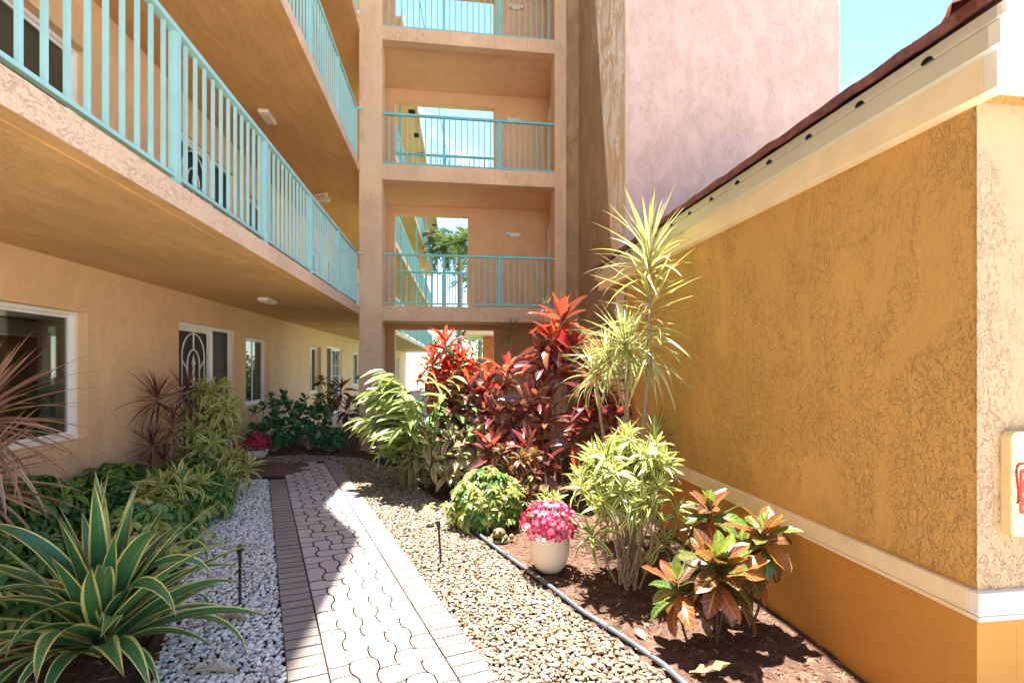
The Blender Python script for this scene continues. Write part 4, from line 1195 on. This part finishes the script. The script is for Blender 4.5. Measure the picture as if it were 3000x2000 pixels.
# --- narrow leaved dracaenas by the door
def dracaena(base, heads, key, label, L0, n, e0=88, e1=-30, n_obj=200, stem=M['bark'], r=.012, group='dracaenas', sp=.14, sw=1.0):
    b = foot(*base); L = []; st = []
    for hd in heads:
        c, k_, l_ = hd[0], (hd[1] if len(hd) > 1 else n), (hd[2] if len(hd) > 2 else L0)
        ax = (Vector(c)-Vector(b)); ax = Vector((ax.x*.5, ax.y*.5, max(.3, ax.z)))
        L += rosette(LV[key], c, k_, l_, e0, e1, axis=ax, spread=sp, sw=sw)
        st.append((curve_pts(b, Vector(c)-ax.normalized()*.03, .07, 8), r*1.15, r*.8))
    grow('dracaena', label, 'dracaena', b, L, n_obj, group, stems=st, stem_mat=stem)
dracaena((-3.42, 6.30), [((-3.46, 6.28, 1.46),), ((-3.22, 6.45, 1.50),), ((-3.47, 6.18, .90), 50, .40), ((-3.30, 6.30, 1.12), 45, .40), ((-3.45, 6.4, .66), 40, .4)], 'marg_dark', 'dark maroon dracaena against the wall left of the front door', .48, 62, n_obj=260)
dracaena((-3.46, 8.30), [((-3.42, 8.28, .58), 55, .42)], 'marg_pink', 'small bicoloured dracaena at the foot of the door screen', .42, 55)
# tall pale one and its neighbours at the golden wall
b = foot(1.96, 4.62); L = []
ax = (-.02, 0, 1)
L += rosette(LV['marg_pale'], (1.94, 4.54, 3.04), 66, .66, 88, 8, axis=ax, spread=.42, grow_in=.5, jit=.10)
L += rosette(LV['marg_pale'], (1.945, 4.54, 2.62), 70, .62, 40, -28, axis=ax, spread=.82, grow_in=1.0, jit=.14)
for k in range(0): pass
grow('dracaena', 'tallest lemon striped dracaena standing before the golden annex wall', 'dracaena', b, L, 160, 'dracaenas',
     stems=[([(1.90, 4.64, 0), (1.86, 4.62, .6), (1.90, 4.58, 1.2), (1.945, 4.55, 1.8), (1.945, 4.54, 2.5), (1.94, 4.54, 3.04)], .026, .018)])
dracaena((1.82, 4.72), [((1.76, 4.70, 2.06), 110, .56), ((1.62, 4.84, 1.90), 80, .50), ((1.52, 4.96, 1.76), 70, .44), ((1.86, 4.86, 1.96), 60, .46)], 'marg_pale', 'bushy pale dracaena leaning left of the tallest one', .52, 70, n_obj=240, r=.018, e1=-22)
dracaena((1.02, 7.95), [((1.00, 7.93, 2.42), 40, .34), ((1.46, 7.72, 2.44), 40, .32), ((1.54, 7.70, 2.84), 26, .24), ((1.72, 7.5, 2.2), 36, .3)], 'marg_green', 'slender green dracaena rising behind the red plants', .34, 40, n_obj=150)
dracaena((2.22, 5.05), [((2.16, 4.86, .80), 46, .42), ((2.2, 5.0, 1.05), 46, .45)], 'marg_green', 'grey green spiky dracaena low against the golden wall', .42, 46, n_obj=100)
dracaena((2.16, 3.74), [((2.02, 3.62, .56), 46, .42)], 'marg_green', 'drooping green spiky plant behind the crotons', .42, 46, n_obj=60, e0=60, e1=-60)

# --- cordylines
def cordy(base, heads, label, L0=.44, n=20, red=.4, n_obj=300, group='red cordylines'):
    b = foot(*base); L = []; st = []
    for hd in heads:
        c = Vector(hd[0]); k_ = hd[1] if len(hd) > 1 else n; l_ = hd[2] if len(hd) > 2 else L0; rd = hd[3] if len(hd) > 3 else red
        ax = c-Vector(b); ax = Vector((ax.x*.35+rng.gauss(0, .08), ax.y*.35+rng.gauss(0, .08), max(.25, ax.z)))
        L += rosette(None or LV['cord_dark'], c, k_, l_, 84, -32, axis=ax, spread=.26, roll=.45, jit=.2, bias=-.1,
                     pick=lambda t, vi: (LV['cord_red'] if rng.random() < max(.03, (rd*1.7 - t*1.9*(.35+(1-rd)))) else LV['cord_dark'])[vi])
        st.append((curve_pts((b[0]+rng.gauss(0, .06), b[1]+rng.gauss(0, .06), b[2]-.02), c, .06), .013, .009))
    grow('cordyline', label, 'cordyline', b, L, n_obj, group, stems=st)
cordy((1.50, 6.95), [((1.60, 6.85, 2.50), 24, .55, .8), ((1.45, 6.80, 2.20), 22, .5, .55), ((1.78, 6.80, 2.12), 22, .5, .5), ((1.30, 6.86, 1.96), 22, .5, .35), ((1.62, 6.62, 1.86), 24, .5, .4), ((1.95, 6.55, 1.90), 22, .5, .6)], 'tallest cordyline with bright red crown in front of the tower', .5)
cordy((1.98, 6.30), [((2.10, 6.25, 1.62), 24, .46, .3), ((1.86, 6.20, 1.48), 26, .46, .35), ((2.06, 6.05, 1.22), 22, .42, .12), ((1.76, 6.05, 1.12), 22, .42, .12), ((1.55, 6.10, .95), 20, .4, .1)], 'dark maroon cordyline beside the golden wall corner', .44)
cordy((0.86, 6.72), [((.82, 6.80, 1.76), 24, .46, .5), ((.52, 6.86, 1.58), 24, .46, .4), ((1.12, 6.56, 1.40), 24, .46, .25), ((.96, 6.66, 1.10), 22, .44, .1), ((.62, 6.62, 1.20), 22, .42, .25), ((1.30, 6.40, 1.14), 22, .44, .12)], 'broad cordyline with wine red leaves at the middle of the bed', .45)
cordy((0.22, 6.98), [((.26, 6.92, 1.50), 24, .42, .5), ((.05, 6.98, 1.34), 22, .4, .35), ((.40, 6.80, 1.18), 22, .4, .25)], 'cordyline leaning left in front of the ginger leaves', .42)
cordy((0.02, 7.28), [((-.06, 7.22, 2.18), 24, .38, 1.0), ((-.26, 7.26, 1.92), 26, .36, 1.0), ((.18, 7.20, 1.96), 26, .38, 1.0), ((-.02, 7.14, 1.72), 26, .36, .95), ((.34, 7.12, 1.74), 24, .36, .8), ((-.24, 7.12, 1.62), 22, .36, .8)], 'scarlet cordyline seen against the opening under the tower', .37)
cordy((0.98, 6.18), [((1.00, 6.10, .82), 22, .38, .12), ((1.22, 6.02, .64), 18, .36, .1)], 'low dark cordyline between the pale shrub and the striped one', .38)
cordy((0.52, 6.30), [((.56, 6.26, .80), 24, .42, .55)], 'low cordyline with pink red leaves in front of the pale shrub', .42, n_obj=60)
cordy((-1.42, 9.42), [((-1.46, 9.40, .66), 24, .40, .05)], 'dark purple cordyline at the foot of the left column', .4, n_obj=60)
cordy((-1.02, 9.60), [((-1.0, 9.5, 1.25), 24, .42, .08)], 'dark cordyline in the shade beside the left column', .42, n_obj=60)

# --- ginger
b = foot(-.52, 7.06); L = []; st = []
for k in range(26):
    a = rng.uniform(0, 6.28); r0 = rng.uniform(.02, .22)
    s0 = Vector((b[0]+math.cos(a)*r0, b[1]+math.sin(a)*r0, b[2]))
    out = Vector((math.cos(a), math.sin(a)*.6-.35, 0))
    if k < 4: out = Vector((-1.0+k*.22, -.35, 0))
    h = rng.uniform(1.3, 2.35) if k >= 4 else rng.uniform(1.2, 1.7)
    reach = rng.uniform(.15, .5) if k >= 4 else rng.uniform(.45, .75)
    pts = [s0 + out*reach*(i/9)**2 + Vector((0, 0, h*(i/9) - .28*h*(i/9)**3)) for i in range(10)]
    st.append((pts, .010, .004))
    n = rng.randint(12, 16)
    for q in range(n):
        t = .25 + .75*q/(n-1); i = min(8, int(t*9)); fr = t*9-i; p = pts[i].lerp(pts[i+1], fr); d = (pts[i+1]-pts[i]).normalized()
        az = math.atan2(out.y, out.x) + (1 if q % 2 else -1)*rng.uniform(.6, 1.25)*(1-.5*(q/n)**3)
        L.append((rng.choice(LV['ginger']), place(p, az, R(38-46*t)+rng.gauss(0, .15), rng.gauss(0, .35), rng.uniform(.38, .52)*(1 if q < n-2 else .75))))
grow('shell_ginger', 'variegated shell ginger arching over the pebbles by the column', 'ginger', b, L, 260, stems=st, stem_mat=M['stem_green'])

# --- pale croton group in front of the ginger
def bunch(name, base, heads, key, n, L0, label, cat='croton', n_obj=200, e0=80, e1=-25, stem=M['bark_dark'], young=None, group=None, sp=.08):
    b = foot(*base); L = []; st = []
    for c in heads:
        c = Vector(c); ax = c-Vector(b); ax = Vector((ax.x*.6, ax.y*.6, max(.2, ax.z)))
        L += rosette(LV[key], c, n, L0*rng.uniform(.9, 1.1), e0, e1, axis=ax, spread=sp, roll=.35, jit=.2,
                     pick=(lambda t, vi: (LV[young] if t < .17 else LV[key])[min(vi, len(LV[key])-1)]) if young else None)
        st.append((curve_pts(b, c, .06), .009, .006))
    grow(name, label, cat, b, L, n_obj, group, stems=st, stem_mat=stem)
bunch('croton', (-.12, 6.72), [(-.32, 6.67, .80), (0, 6.62, .84), (.24, 6.58, .74), (-.20, 6.54, .56), (.12, 6.5, .58), (.36, 6.55, .90), (-.42, 6.7, .56), (.36, 6.42, .58), (0.0, 6.42, .40)], 'croton_pale', 18, .30, 'pale green croton with long leaves in front of the ginger')
bunch('croton', (0.78, 5.72), [(.66, 5.66, .62), (.84, 5.70, .72), (.96, 5.60, .55), (.76, 5.56, .42), (.60, 5.70, .80), (.92, 5.5, .36), (1.0, 5.72, .74)], 'croton_small', 22, .15, 'small leaved red and green croton behind the flower pot', n_obj=150)
CRL = dict(key='croton', young='croton_young', group='large leaved crotons', sp=.16)
bunch('croton', (1.70, 2.92), [(1.66, 2.84, .56), (1.74, 2.90, .50)], n=27, L0=.29, label='nearest croton with orange and purple veined leaves', **CRL)
bunch('croton', (1.52, 2.95), [(1.42, 2.90, .44)], n=18, L0=.25, label='leftmost croton stem with a purple and an orange leaf', **CRL)
bunch('croton', (2.02, 3.05), [(2.08, 2.98, .70), (2.00, 3.10, .52)], n=24, L0=.25, label='croton with green crown nearest the golden wall', **CRL)
bunch('croton', (1.90, 3.42), [(1.90, 3.36, .76)], n=22, L0=.26, label='croton standing behind the others under the wall trim', **CRL)

# --- clusia and the dim plants behind it
def clusia(x, y, rx, ry, h, n, label, s=.15):
    b = foot(x, y); L = []; st = []
    for k in range(n):
        a = k*2.39996; el = math.asin(1-(k+.5)/n*.95); q = rng.uniform(.55, 1.05)
        p = Vector((x+math.cos(a)*math.cos(el)*rx*q, y+math.sin(a)*math.cos(el)*ry*q, b[2]+.12+math.sin(el)*(h-.12)*q))
        ax = Vector((math.cos(a)*math.cos(el), math.sin(a)*math.cos(el), .8))
        L += rosette(LV['clusia'], p, 8, s*rng.uniform(.85, 1.1), 70, 5, axis=ax, spread=.07, roll=.4, grow_in=.75)
        if k % 4 == 0: st.append((curve_pts(b, p, .1), .010, .005))
    grow('clusia_shrub', label, 'shrub', b, L, 300, 'round leaved shrubs', stems=st)
clusia(-3.20, 9.42, .42, .36, 1.16, 30, 'round leaved dark green shrub left of the walkway window')
clusia(-2.68, 9.72, .48, .40, 1.22, 34, 'round leaved glossy shrub beside the left column bed')
clusia(-2.22, 9.60, .34, .24, .42, 14, 'low round leaved sprouts before the shaded bed', .13)
bunch('croton', (-2.75, 11.3), [(-2.85, 11.2, 1.5), (-2.6, 11.3, 1.3), (-2.8, 11.0, 1.1), (-2.55, 11.0, 1.0)], 'croton_small', 24, .22, 'dark croton in the shaded bed behind the column', n_obj=100)
clusia(-2.1, 12.4, .4, .4, 1.5, 18, 'round leaved shrub behind the column near the far window', .16)
cordy((-2.45, 11.6), [((-2.45, 11.5, 1.35), 20, .42, .05), ((-2.3, 11.4, .9), 20, .42, .05)], 'dark cordyline under the walkway behind the column', .42, n_obj=50)

# ================================================================ potted flowers
def petal_flower(name, col, col2):
    k = NT(name)
    uv = k.n('UVMap').outputs[0]; sp = k.n('SeparateXYZ'); k.l(uv, sp.inputs[0])
    r = k.n('ObjectInfo').outputs['Random']
    base = k.mix(k.ss(k.math('ADD', sp.outputs['Y'], k.math('MULTIPLY', k.math('SUBTRACT', r, .5), .5)), .35, .85), col, col2)
    p = k.pbsdf(base, .45, .3); tr = k.n('BsdfTranslucent'); k.l(base, tr.inputs[0]); mx = k.n('MixShader'); mx.inputs[0].default_value = .3
    k.l(p, mx.inputs[1]); k.l(tr.outputs[0], mx.inputs[2]); m = k.done(mx.outputs[0])
    vs, fs, uvs = [], [], []
    for q in range(5):
        a = 2*math.pi*q/5; n0 = len(vs)
        for (x, y, z, v) in ((.0, 0, 0, 0), (.55, -.42, .12, .6), (1.0, -.28, .02, 1), (1.0, .28, .02, 1), (.55, .42, .12, .6)):
            vs.append((x*math.cos(a)-y*math.sin(a), x*math.sin(a)+y*math.cos(a), z)); uvs.append((.5, v))
        fs.append(tuple(range(n0, n0+5)))
    me = bpy.data.meshes.new(name); me.from_pydata(vs, [], fs); ul = me.uv_layers.new(name='UVMap')
    for i, l_ in enumerate(me.loops): ul.data[i].uv = uvs[l_.vertex_index]
    me.materials.append(m); return me
FL_PINK = petal_flower('petals_pink', (0.66, 0.22, 0.30), (0.60, 0.012, 0.085))
FL_RED = petal_flower('petals_red', (0.50, 0.008, 0.045), (0.64, 0.03, 0.13))
def flower_pot(x, y, prof, seg, potmat, fl, rad, hh, zc, nfl, nlv, label, fs=.026):
    z0 = gz(x)+.035
    p = empty('flower_pot', (x, y, z0)); tag(p, label, 'flower pot')
    MB().lathe(prof, seg).build('pot', potmat, p)
    rt = max(q[0] for q in prof); zt = max(q[1] for q in prof)
    MB().lathe([(.001, zt-.03), (rt*.9, zt-.03)], 20).build('potting_soil', M['soil'], p)
    for k in range(nfl):
        a = k*2.39996; el = math.asin(1-(k+.5)/nfl*1.25)
        q = rng.uniform(.85, 1.06); d = Vector((math.cos(a)*math.cos(el), math.sin(a)*math.cos(el), math.sin(el)))
        c = Vector((d.x*rad*q, d.y*rad*q, zc+d.z*hh*q))
        dn = (d + Vector((rng.gauss(0, .35), rng.gauss(0, .35)-.15, rng.gauss(0, .3)))).normalized()
        m = Matrix.Translation(c) @ dn.to_track_quat('Z', 'Y').to_matrix().to_4x4() @ Matrix.Rotation(rng.uniform(0, 6), 4, 'Z') @ Matrix.Scale(fs*rng.uniform(.8, 1.15), 4)
        link('flower', fl, p, mat=m)
    for k in range(nlv):
        a = rng.uniform(0, 6.28); el = rng.uniform(-.3, 1.4); q = rng.uniform(.45, .95)
        c = Vector((math.cos(a)*math.cos(el)*rad*q, math.sin(a)*math.cos(el)*rad*q, zc+math.sin(el)*hh*q))
        link('leaf', rng.choice(LV['shef_leaf']), p, mat=place(c, a+rng.gauss(0, .5), rng.uniform(-.6, .7), rng.gauss(0, .4), rng.uniform(.05, .085)))
LV['shef_leaf'] = variants('clusia', .36, ovate, [.3, .7], fold=.3, nseg=6)
egg = [(.001, 0), (.07, 0), (.105, .015), (.145, .07), (.168, .15), (.175, .22), (.172, .30), (.168, .335), (.160, .338), (.157, .31), (.12, .29)]
flower_pot(.86, 4.13, egg, 40, M['potcream'], FL_PINK, .245, .20, .40, 150, 170, 'egg shaped cream pot overflowing with pink and white flowers', .036)
bowl = [(.001, 0), (.09, 0), (.13, .02), (.165, .07), (.178, .14), (.180, .155), (.170, .157), (.166, .13), (.10, .12)]
flower_pot(-3.25, 8.74, bowl, 36, M['potwhite'], FL_RED, .22, .20, .22, 110, 120, 'low white bowl of magenta flowers beside the front door', .03)
flower_pot(-2.94, 7.06, [(q[0]*.8, q[1]*.8) for q in egg], 28, M['terracotta'], FL_RED, .17, .15, .33, 70, 80, 'red flowers half hidden by striped leaves at the landing', .028)

# ================================================================ garden ornaments and irrigation
def blob(mb, c, r, seg=14, ring=9):
    n0 = len(mb.v)
    for i in range(ring+1):
        t = math.pi*i/ring
        for k in range(seg):
            a = 2*math.pi*k/seg
            mb.v.append((c[0]+r[0]*math.sin(t)*math.cos(a), c[1]+r[1]*math.sin(t)*math.sin(a), c[2]+r[2]*math.cos(t)))
    for i in range(ring):
        for k in range(seg):
            k2 = (k+1) % seg; mb.f.append((n0+i*seg+k, n0+(i+1)*seg+k, n0+(i+1)*seg+k2, n0+i*seg+k2)); mb.s.append(True)
M['frog'] = plain('frog', (0.16, 0.13, 0.05), .45, .4, .45, 30, .003, 60)
M['frog_dish'] = plain('frog_dish', (0.30, 0.36, 0.20), .5, .4, .35, 18)
f_ = empty('frog_ornament', (.50, 4.90, gz(.5)+.03), R(-20)); tag(f_, 'small brown frog ornament on a green leaf dish beside the flower pot', 'ornament')
mb = MB(); n = 20
mb.v = [(0, 0, .012)] + [(.115*(1+.10*math.sin(5*t))*math.cos(t), .085*(1+.10*math.sin(5*t))*math.sin(t), .022+.008*math.sin(3*t)) for t in [2*math.pi*k/n for k in range(n)]] + [(.10*math.cos(t), .072*math.sin(t), .0) for t in [2*math.pi*k/n for k in range(n)]]
for k in range(n): mb.f += [(0, 1+k, 1+(k+1) % n), (1+k, 1+n+k, 1+n+(k+1) % n, 1+(k+1) % n)]; mb.s += [True, True]
mb.build('leaf_dish', M['frog_dish'], f_)
mb = MB(); blob(mb, (.0, .01, .075), (.070, .062, .058)); blob(mb, (-.005, -.05, .088), (.046, .040, .036))
for s_ in (-1, 1):
    blob(mb, (s_*.026-.005, -.062, .122), (.016, .016, .016), 10, 6); blob(mb, (s_*.066, .0, .045), (.026, .045, .030), 10, 6)
    mb.tube([(s_*.045, -.035, .07), (s_*.062, -.065, .045), (s_*.05, -.085, .022)], [.016, .013, .010], 8)
mb.build('frog_body', M['frog'], f_)
mb = MB(); blob(mb, (.125, .02, .05), (.026, .024, .030)); mb.build('clay_egg', M['terracotta'], f_)
lz = empty('driftwood', (-.28, 7.20, gz(-.28)+.05), R(10)); tag(lz, 'curled brown driftwood lying where pebbles meet the mulch', 'ornament')
mb = MB(); mb.tube([(-.24, -.06, .03), (-.21, -.08, .08), (-.14, -.08, .085), (-.08, -.03, .03), (0, .0, .03), (.08, .0, .08), (.14, -.02, .11), (.20, -.02, .09), (.26, .02, .03)], [.02, .035, .04, .045, .05, .048, .042, .035, .018], 10)
mb.build('wood', M['bark'], lz)
bp_ = empty('blue_pot', (-.96, 8.60, gz(-.96)+.035)); tag(bp_, 'glazed blue and rust pot with side cups beside the column', 'pot')
MB().lathe([(.001, 0), (.09, 0), (.135, .05), (.145, .11), (.135, .155), (.15, .17), (.138, .172), (.12, .14), (.001, .12)], 28).build('pot_body', M['blue'], bp_)
MB().lathe([(.1455, .10), (.149, .125), (.140, .152), (.1365, .156)], 28).build('glaze_band', M['rust'], bp_)
for a in (200, 320):
    o = MB().lathe([(.001, .02), (.045, .02), (.058, .07), (.052, .13), (.062, .145), (.05, .145), (.001, .11)], 18).build('side_cup', M['blue'], bp_)
    o.location = (.17*math.cos(R(a)), .17*math.sin(R(a)), 0)
def riser(x, y, h, mat, label, lean=0.0):
    p = empty('sprinkler_riser', (x, y, gz(x)+.0)); tag(p, label, 'sprinkler', 'sprinkler risers'); p.rotation_euler = (0, lean, 0)
    MB().tube([(0, 0, -.03), (0, 0, h-.055)], .0105, 10).build('pipe', mat, p)
    MB().tube([(0, 0, h-.075), (0, 0, h-.045), (0, 0, h-.044), (0, 0, h-.012), (0, 0, h)], [.015, .015, .019, .019, .012], 12).build('nozzle', mat, p)
riser(-1.46, 3.62, .44, M['rubber'], 'black sprinkler riser in the white pebbles left of the path')
riser(-.075, 4.42, .38, M['rubber'], 'black sprinkler riser in the cream pebbles right of the path', -R(4))
riser(-1.20, 8.36, .36, M['offwhite'], 'pale leaning sprinkler riser near the tower column', R(9))
pp = [(.20, 5.24), (.233, 5.15), (.40, 4.74), (.58, 4.29), (.76, 3.83), (.93, 3.38), (1.10, 3.02), (1.22, 2.72), (1.32, 2.3), (1.45, 1.6)]
pp = [(x+.03, y, gz(x)+.045+.004*math.sin(i*2.1)) for i, (x, y) in enumerate(pp)]
sm = []
for i in range(len(pp)-1):
    for q in range(5): sm.append(tuple(a+(b_-a)*q/5 for a, b_ in zip(pp[i], pp[i+1])))
sm.append(pp[-1])
hose = empty('irrigation_pipe', pp[0]); tag(hose, 'grey irrigation pipe laid along the edge of the mulch', 'pipe')
MB().tube([Vector(q)-Vector(pp[0]) for q in sm], .0175, 10).build('pipe_run', M['pipe'], hose)
for i in (12, 27, 38):
    a, b_ = Vector(sm[i])-Vector(pp[0]), Vector(sm[i+1])-Vector(pp[0]); d = (b_-a).normalized()
    MB().tube([a, a+d*.09], .0215, 10).build('coupling', M['pipe'], hose)
el_ = MB(); ep = [(x-.02, y) for x, y in EDGE_L]
for i in range(len(ep)-1):
    (x0, y0), (x1, y1) = ep[i], ep[i+1]
    n = 6
    for q in range(n):
        a = (x0+(x1-x0)*q/n, y0+(y1-y0)*q/n); b_ = (x0+(x1-x0)*(q+1)/n, y0+(y1-y0)*(q+1)/n)
        for s0, s1 in ((0, .022),):
            el_.quad((a[0], a[1], gz(a[0])-.02), (b_[0], b_[1], gz(b_[0])-.02), (b_[0], b_[1], gz(b_[0])+.085), (a[0], a[1], gz(a[0])+.085))
            el_.quad((a[0]-.02, a[1], gz(a[0])+.085), (a[0], a[1], gz(a[0])+.085), (b_[0], b_[1], gz(b_[0])+.085), (b_[0]-.02, b_[1], gz(b_[0])+.085))
            el_.quad((a[0]-.02, a[1], gz(a[0])+.085), (b_[0]-.02, b_[1], gz(b_[0])+.085), (b_[0]-.02, b_[1], gz(b_[0])-.02), (a[0]-.02, a[1], gz(a[0])-.02))
tag(el_.build('garden_edging', M['rubber']), 'black plastic edging between the hedge and the white pebbles', 'edging')
# dry leaves on the mulch
LM['dry'] = leaf_mat('leaf_dry', [(0, (0.26, 0.15, 0.08)), (.5, (0.38, 0.26, 0.16)), (1, (0.50, 0.42, 0.33))], None, rough=.7, trans=.1, spec=.2)
dv = variants('dry', .42, ovate, [.6, 1.0, -.7], fold=.6, nseg=7, nu=2, wave=.3)
for x, y, s_, lab in ((1.36, 2.62, .24, 'large curled dry leaf on the mulch by the irrigation pipe'), (1.22, 3.10, .10, 'small pale dry leaf beside the irrigation pipe'), (1.15, 3.86, .09, 'dry leaf lying right of the cream flower pot'), (1.70, 2.50, .13, 'brown dry leaf on the mulch below the nearest croton'), (-1.42, 2.78, .30, 'long dry fallen leaf on the pebbles beside the agave'), (-1.55, 3.30, .26, 'tan dry blade lying on white pebbles near the sprinkler')):
    o = link('fallen_leaf', rng.choice(dv), mat=place((x, y, gz(x)+.055), rng.uniform(0, 6), .05, rng.uniform(-.5, .5), s_, sw=1.0 if s_ < .25 else .4)); tag(o, lab, 'leaf')

# ================================================================ beyond the tower
def palm(x, y, h, fl, n, label, lean=(0, 0)):
    p = empty('palm_tree', (x, y, 0)); tag(p, label, 'palm tree', 'palm trees')
    top = Vector((lean[0], lean[1], h))
    MB().tube([Vector((lean[0]*t*t, lean[1]*t*t, h*t)) for t in [i/8 for i in range(9)]], [.20, .17, .15, .14, .13, .13, .13, .12, .10], 10).build('trunk', M['bark'], p)
    MB().tube([top-Vector((0, 0, .6)), top+Vector((0, 0, .3))], [.16, .05], 10).build('crownshaft', M['stem_green'], p)
    for k in range(n):
        a = k*2.39996; el = R(75 - 110*(k/n)) + rng.gauss(0, .1)
        link('frond', FROND[k % len(FROND)], p, mat=place(top, a, el, rng.gauss(0, .2), fl*rng.uniform(.85, 1.1)))
def frond(seed, bend):
    rr = random.Random(seed); vs, fs, uvs = [], [], []
    x = z = 0; n = 34
    for i in range(n):
        t = i/n; pit = -bend*t; x += math.cos(pit)/n; z += math.sin(pit)/n
        ll = .30*math.sin(math.pi*min(.97, .12+t*.9))**.7
        for s_ in (-1, 1):
            a = R(58)*s_ + rr.gauss(0, .12); dz = rr.uniform(-.75, .1); n0 = len(vs); w = .016
            ex, ey, ez = math.cos(a)*ll, math.sin(a)*ll, dz*ll
            vs += [(x-w, 0, z), (x+w, 0, z), (x+ex*.6+w*.7, ey*.6, z+ez*.4), (x+ex, ey, z+ez), (x+ex*.6-w*.7, ey*.6, z+ez*.4)]
            fs.append((n0, n0+1, n0+2, n0+3, n0+4)); uvs += [(.5, t)]*5
    me = bpy.data.meshes.new('frond'); me.from_pydata(vs, [], fs); ul = me.uv_layers.new(name='UVMap')
    for i, l_ in enumerate(me.loops): ul.data[i].uv = uvs[l_.vertex_index]
    me.materials.append(LM['palm']); return me
FROND = [frond(1, 1.0), frond(2, 1.5), frond(3, 2.0)]
palm(.55, 26.5, 8.4, 2.3, 18, 'feathery palm right of the far wing, nearest of the palms')
palm(-.35, 33.0, 9.6, 2.4, 18, 'palm close to the far wing railings')
palm(1.9, 31.0, 7.4, 2.3, 16, 'lower palm standing right of the other palms', (.2, 0))
def leafy(x, y, rx, ry, h, n, label, s=.30, name='garden_shrub', cat='shrub'):
    L = []; b = (x, y, 0)
    for k in range(n):
        d = Vector((rng.gauss(0, 1), rng.gauss(0, 1), rng.gauss(0, 1))).normalized()*rng.uniform(.55, 1)
        p = Vector((x+d.x*rx, y+d.y*ry, h*.52+d.z*h*.5))
        L.append((rng.choice(LV['hedge']), place(p, rng.uniform(0, 6.28), rng.uniform(-.6, 1), rng.gauss(0, .5), s*rng.uniform(.6, 1.2))))
    grow(name, label, cat, b, L, 0, 'far garden shrubs', stems=[([(x, y, 0), (x, y, h*.6)], .06, .03)])
leafy(.4, 22.0, 1.3, .9, 1.9, 900, 'dense green shrub behind the red plants under the tower')
leafy(2.6, 24.0, 1.6, 1.2, 2.6, 900, 'broad green shrub farther right beyond the tower opening')
leafy(-.6, 38.5, 1.6, 1.2, 4.5, 900, 'tall green bush at the end of the far wing', .4)
leafy(2.2, 40.0, 2.4, 1.6, 6.0, 1100, 'leafy tree mass beyond the palms', .45)
pv = empty('garden_pavilion', (1.25, 15.6, 0)); tag(pv, 'terracotta post and small tiled roof beyond the tower passage', 'pavilion')
MB().box(-.18, .18, -.18, .18, -.05, 2.75).build('post', M['terracotta'], pv, bevel=.01)
MB().box(2.6, 2.95, -.18, .18, -.05, 2.75).build('post', M['terracotta'], pv, bevel=.01)
MB().box(-.75, 3.6, -.8, 2.4, 2.76, 2.92).build('eave', M['cream_white'], pv)
mb = MB(); mb.v = [(-.8, -.85, 2.925), (3.65, -.85, 2.925), (3.65, 2.45, 2.925), (-.8, 2.45, 2.925), (.6, .8, 3.6), (2.2, .8, 3.6)]; mb.f = [(0, 1, 5, 4), (1, 2, 5), (2, 3, 4, 5), (3, 0, 4)]; mb.s = [False]*4
mb.build('roof', M['rooftile'], pv)
wr = empty('overhead_wire', (.2, 14, 9)); tag(wr, 'thin dark cable crossing the sky beyond the tower', 'cable')
MB().tube([(-1.3+i*.35, i*3.0, 4.6-i*.75) for i in range(9)], .012, 5).build('cable', M['rubber'], wr)
print('PLANTS', PL_COUNT, 'pebbles', n1, n2)
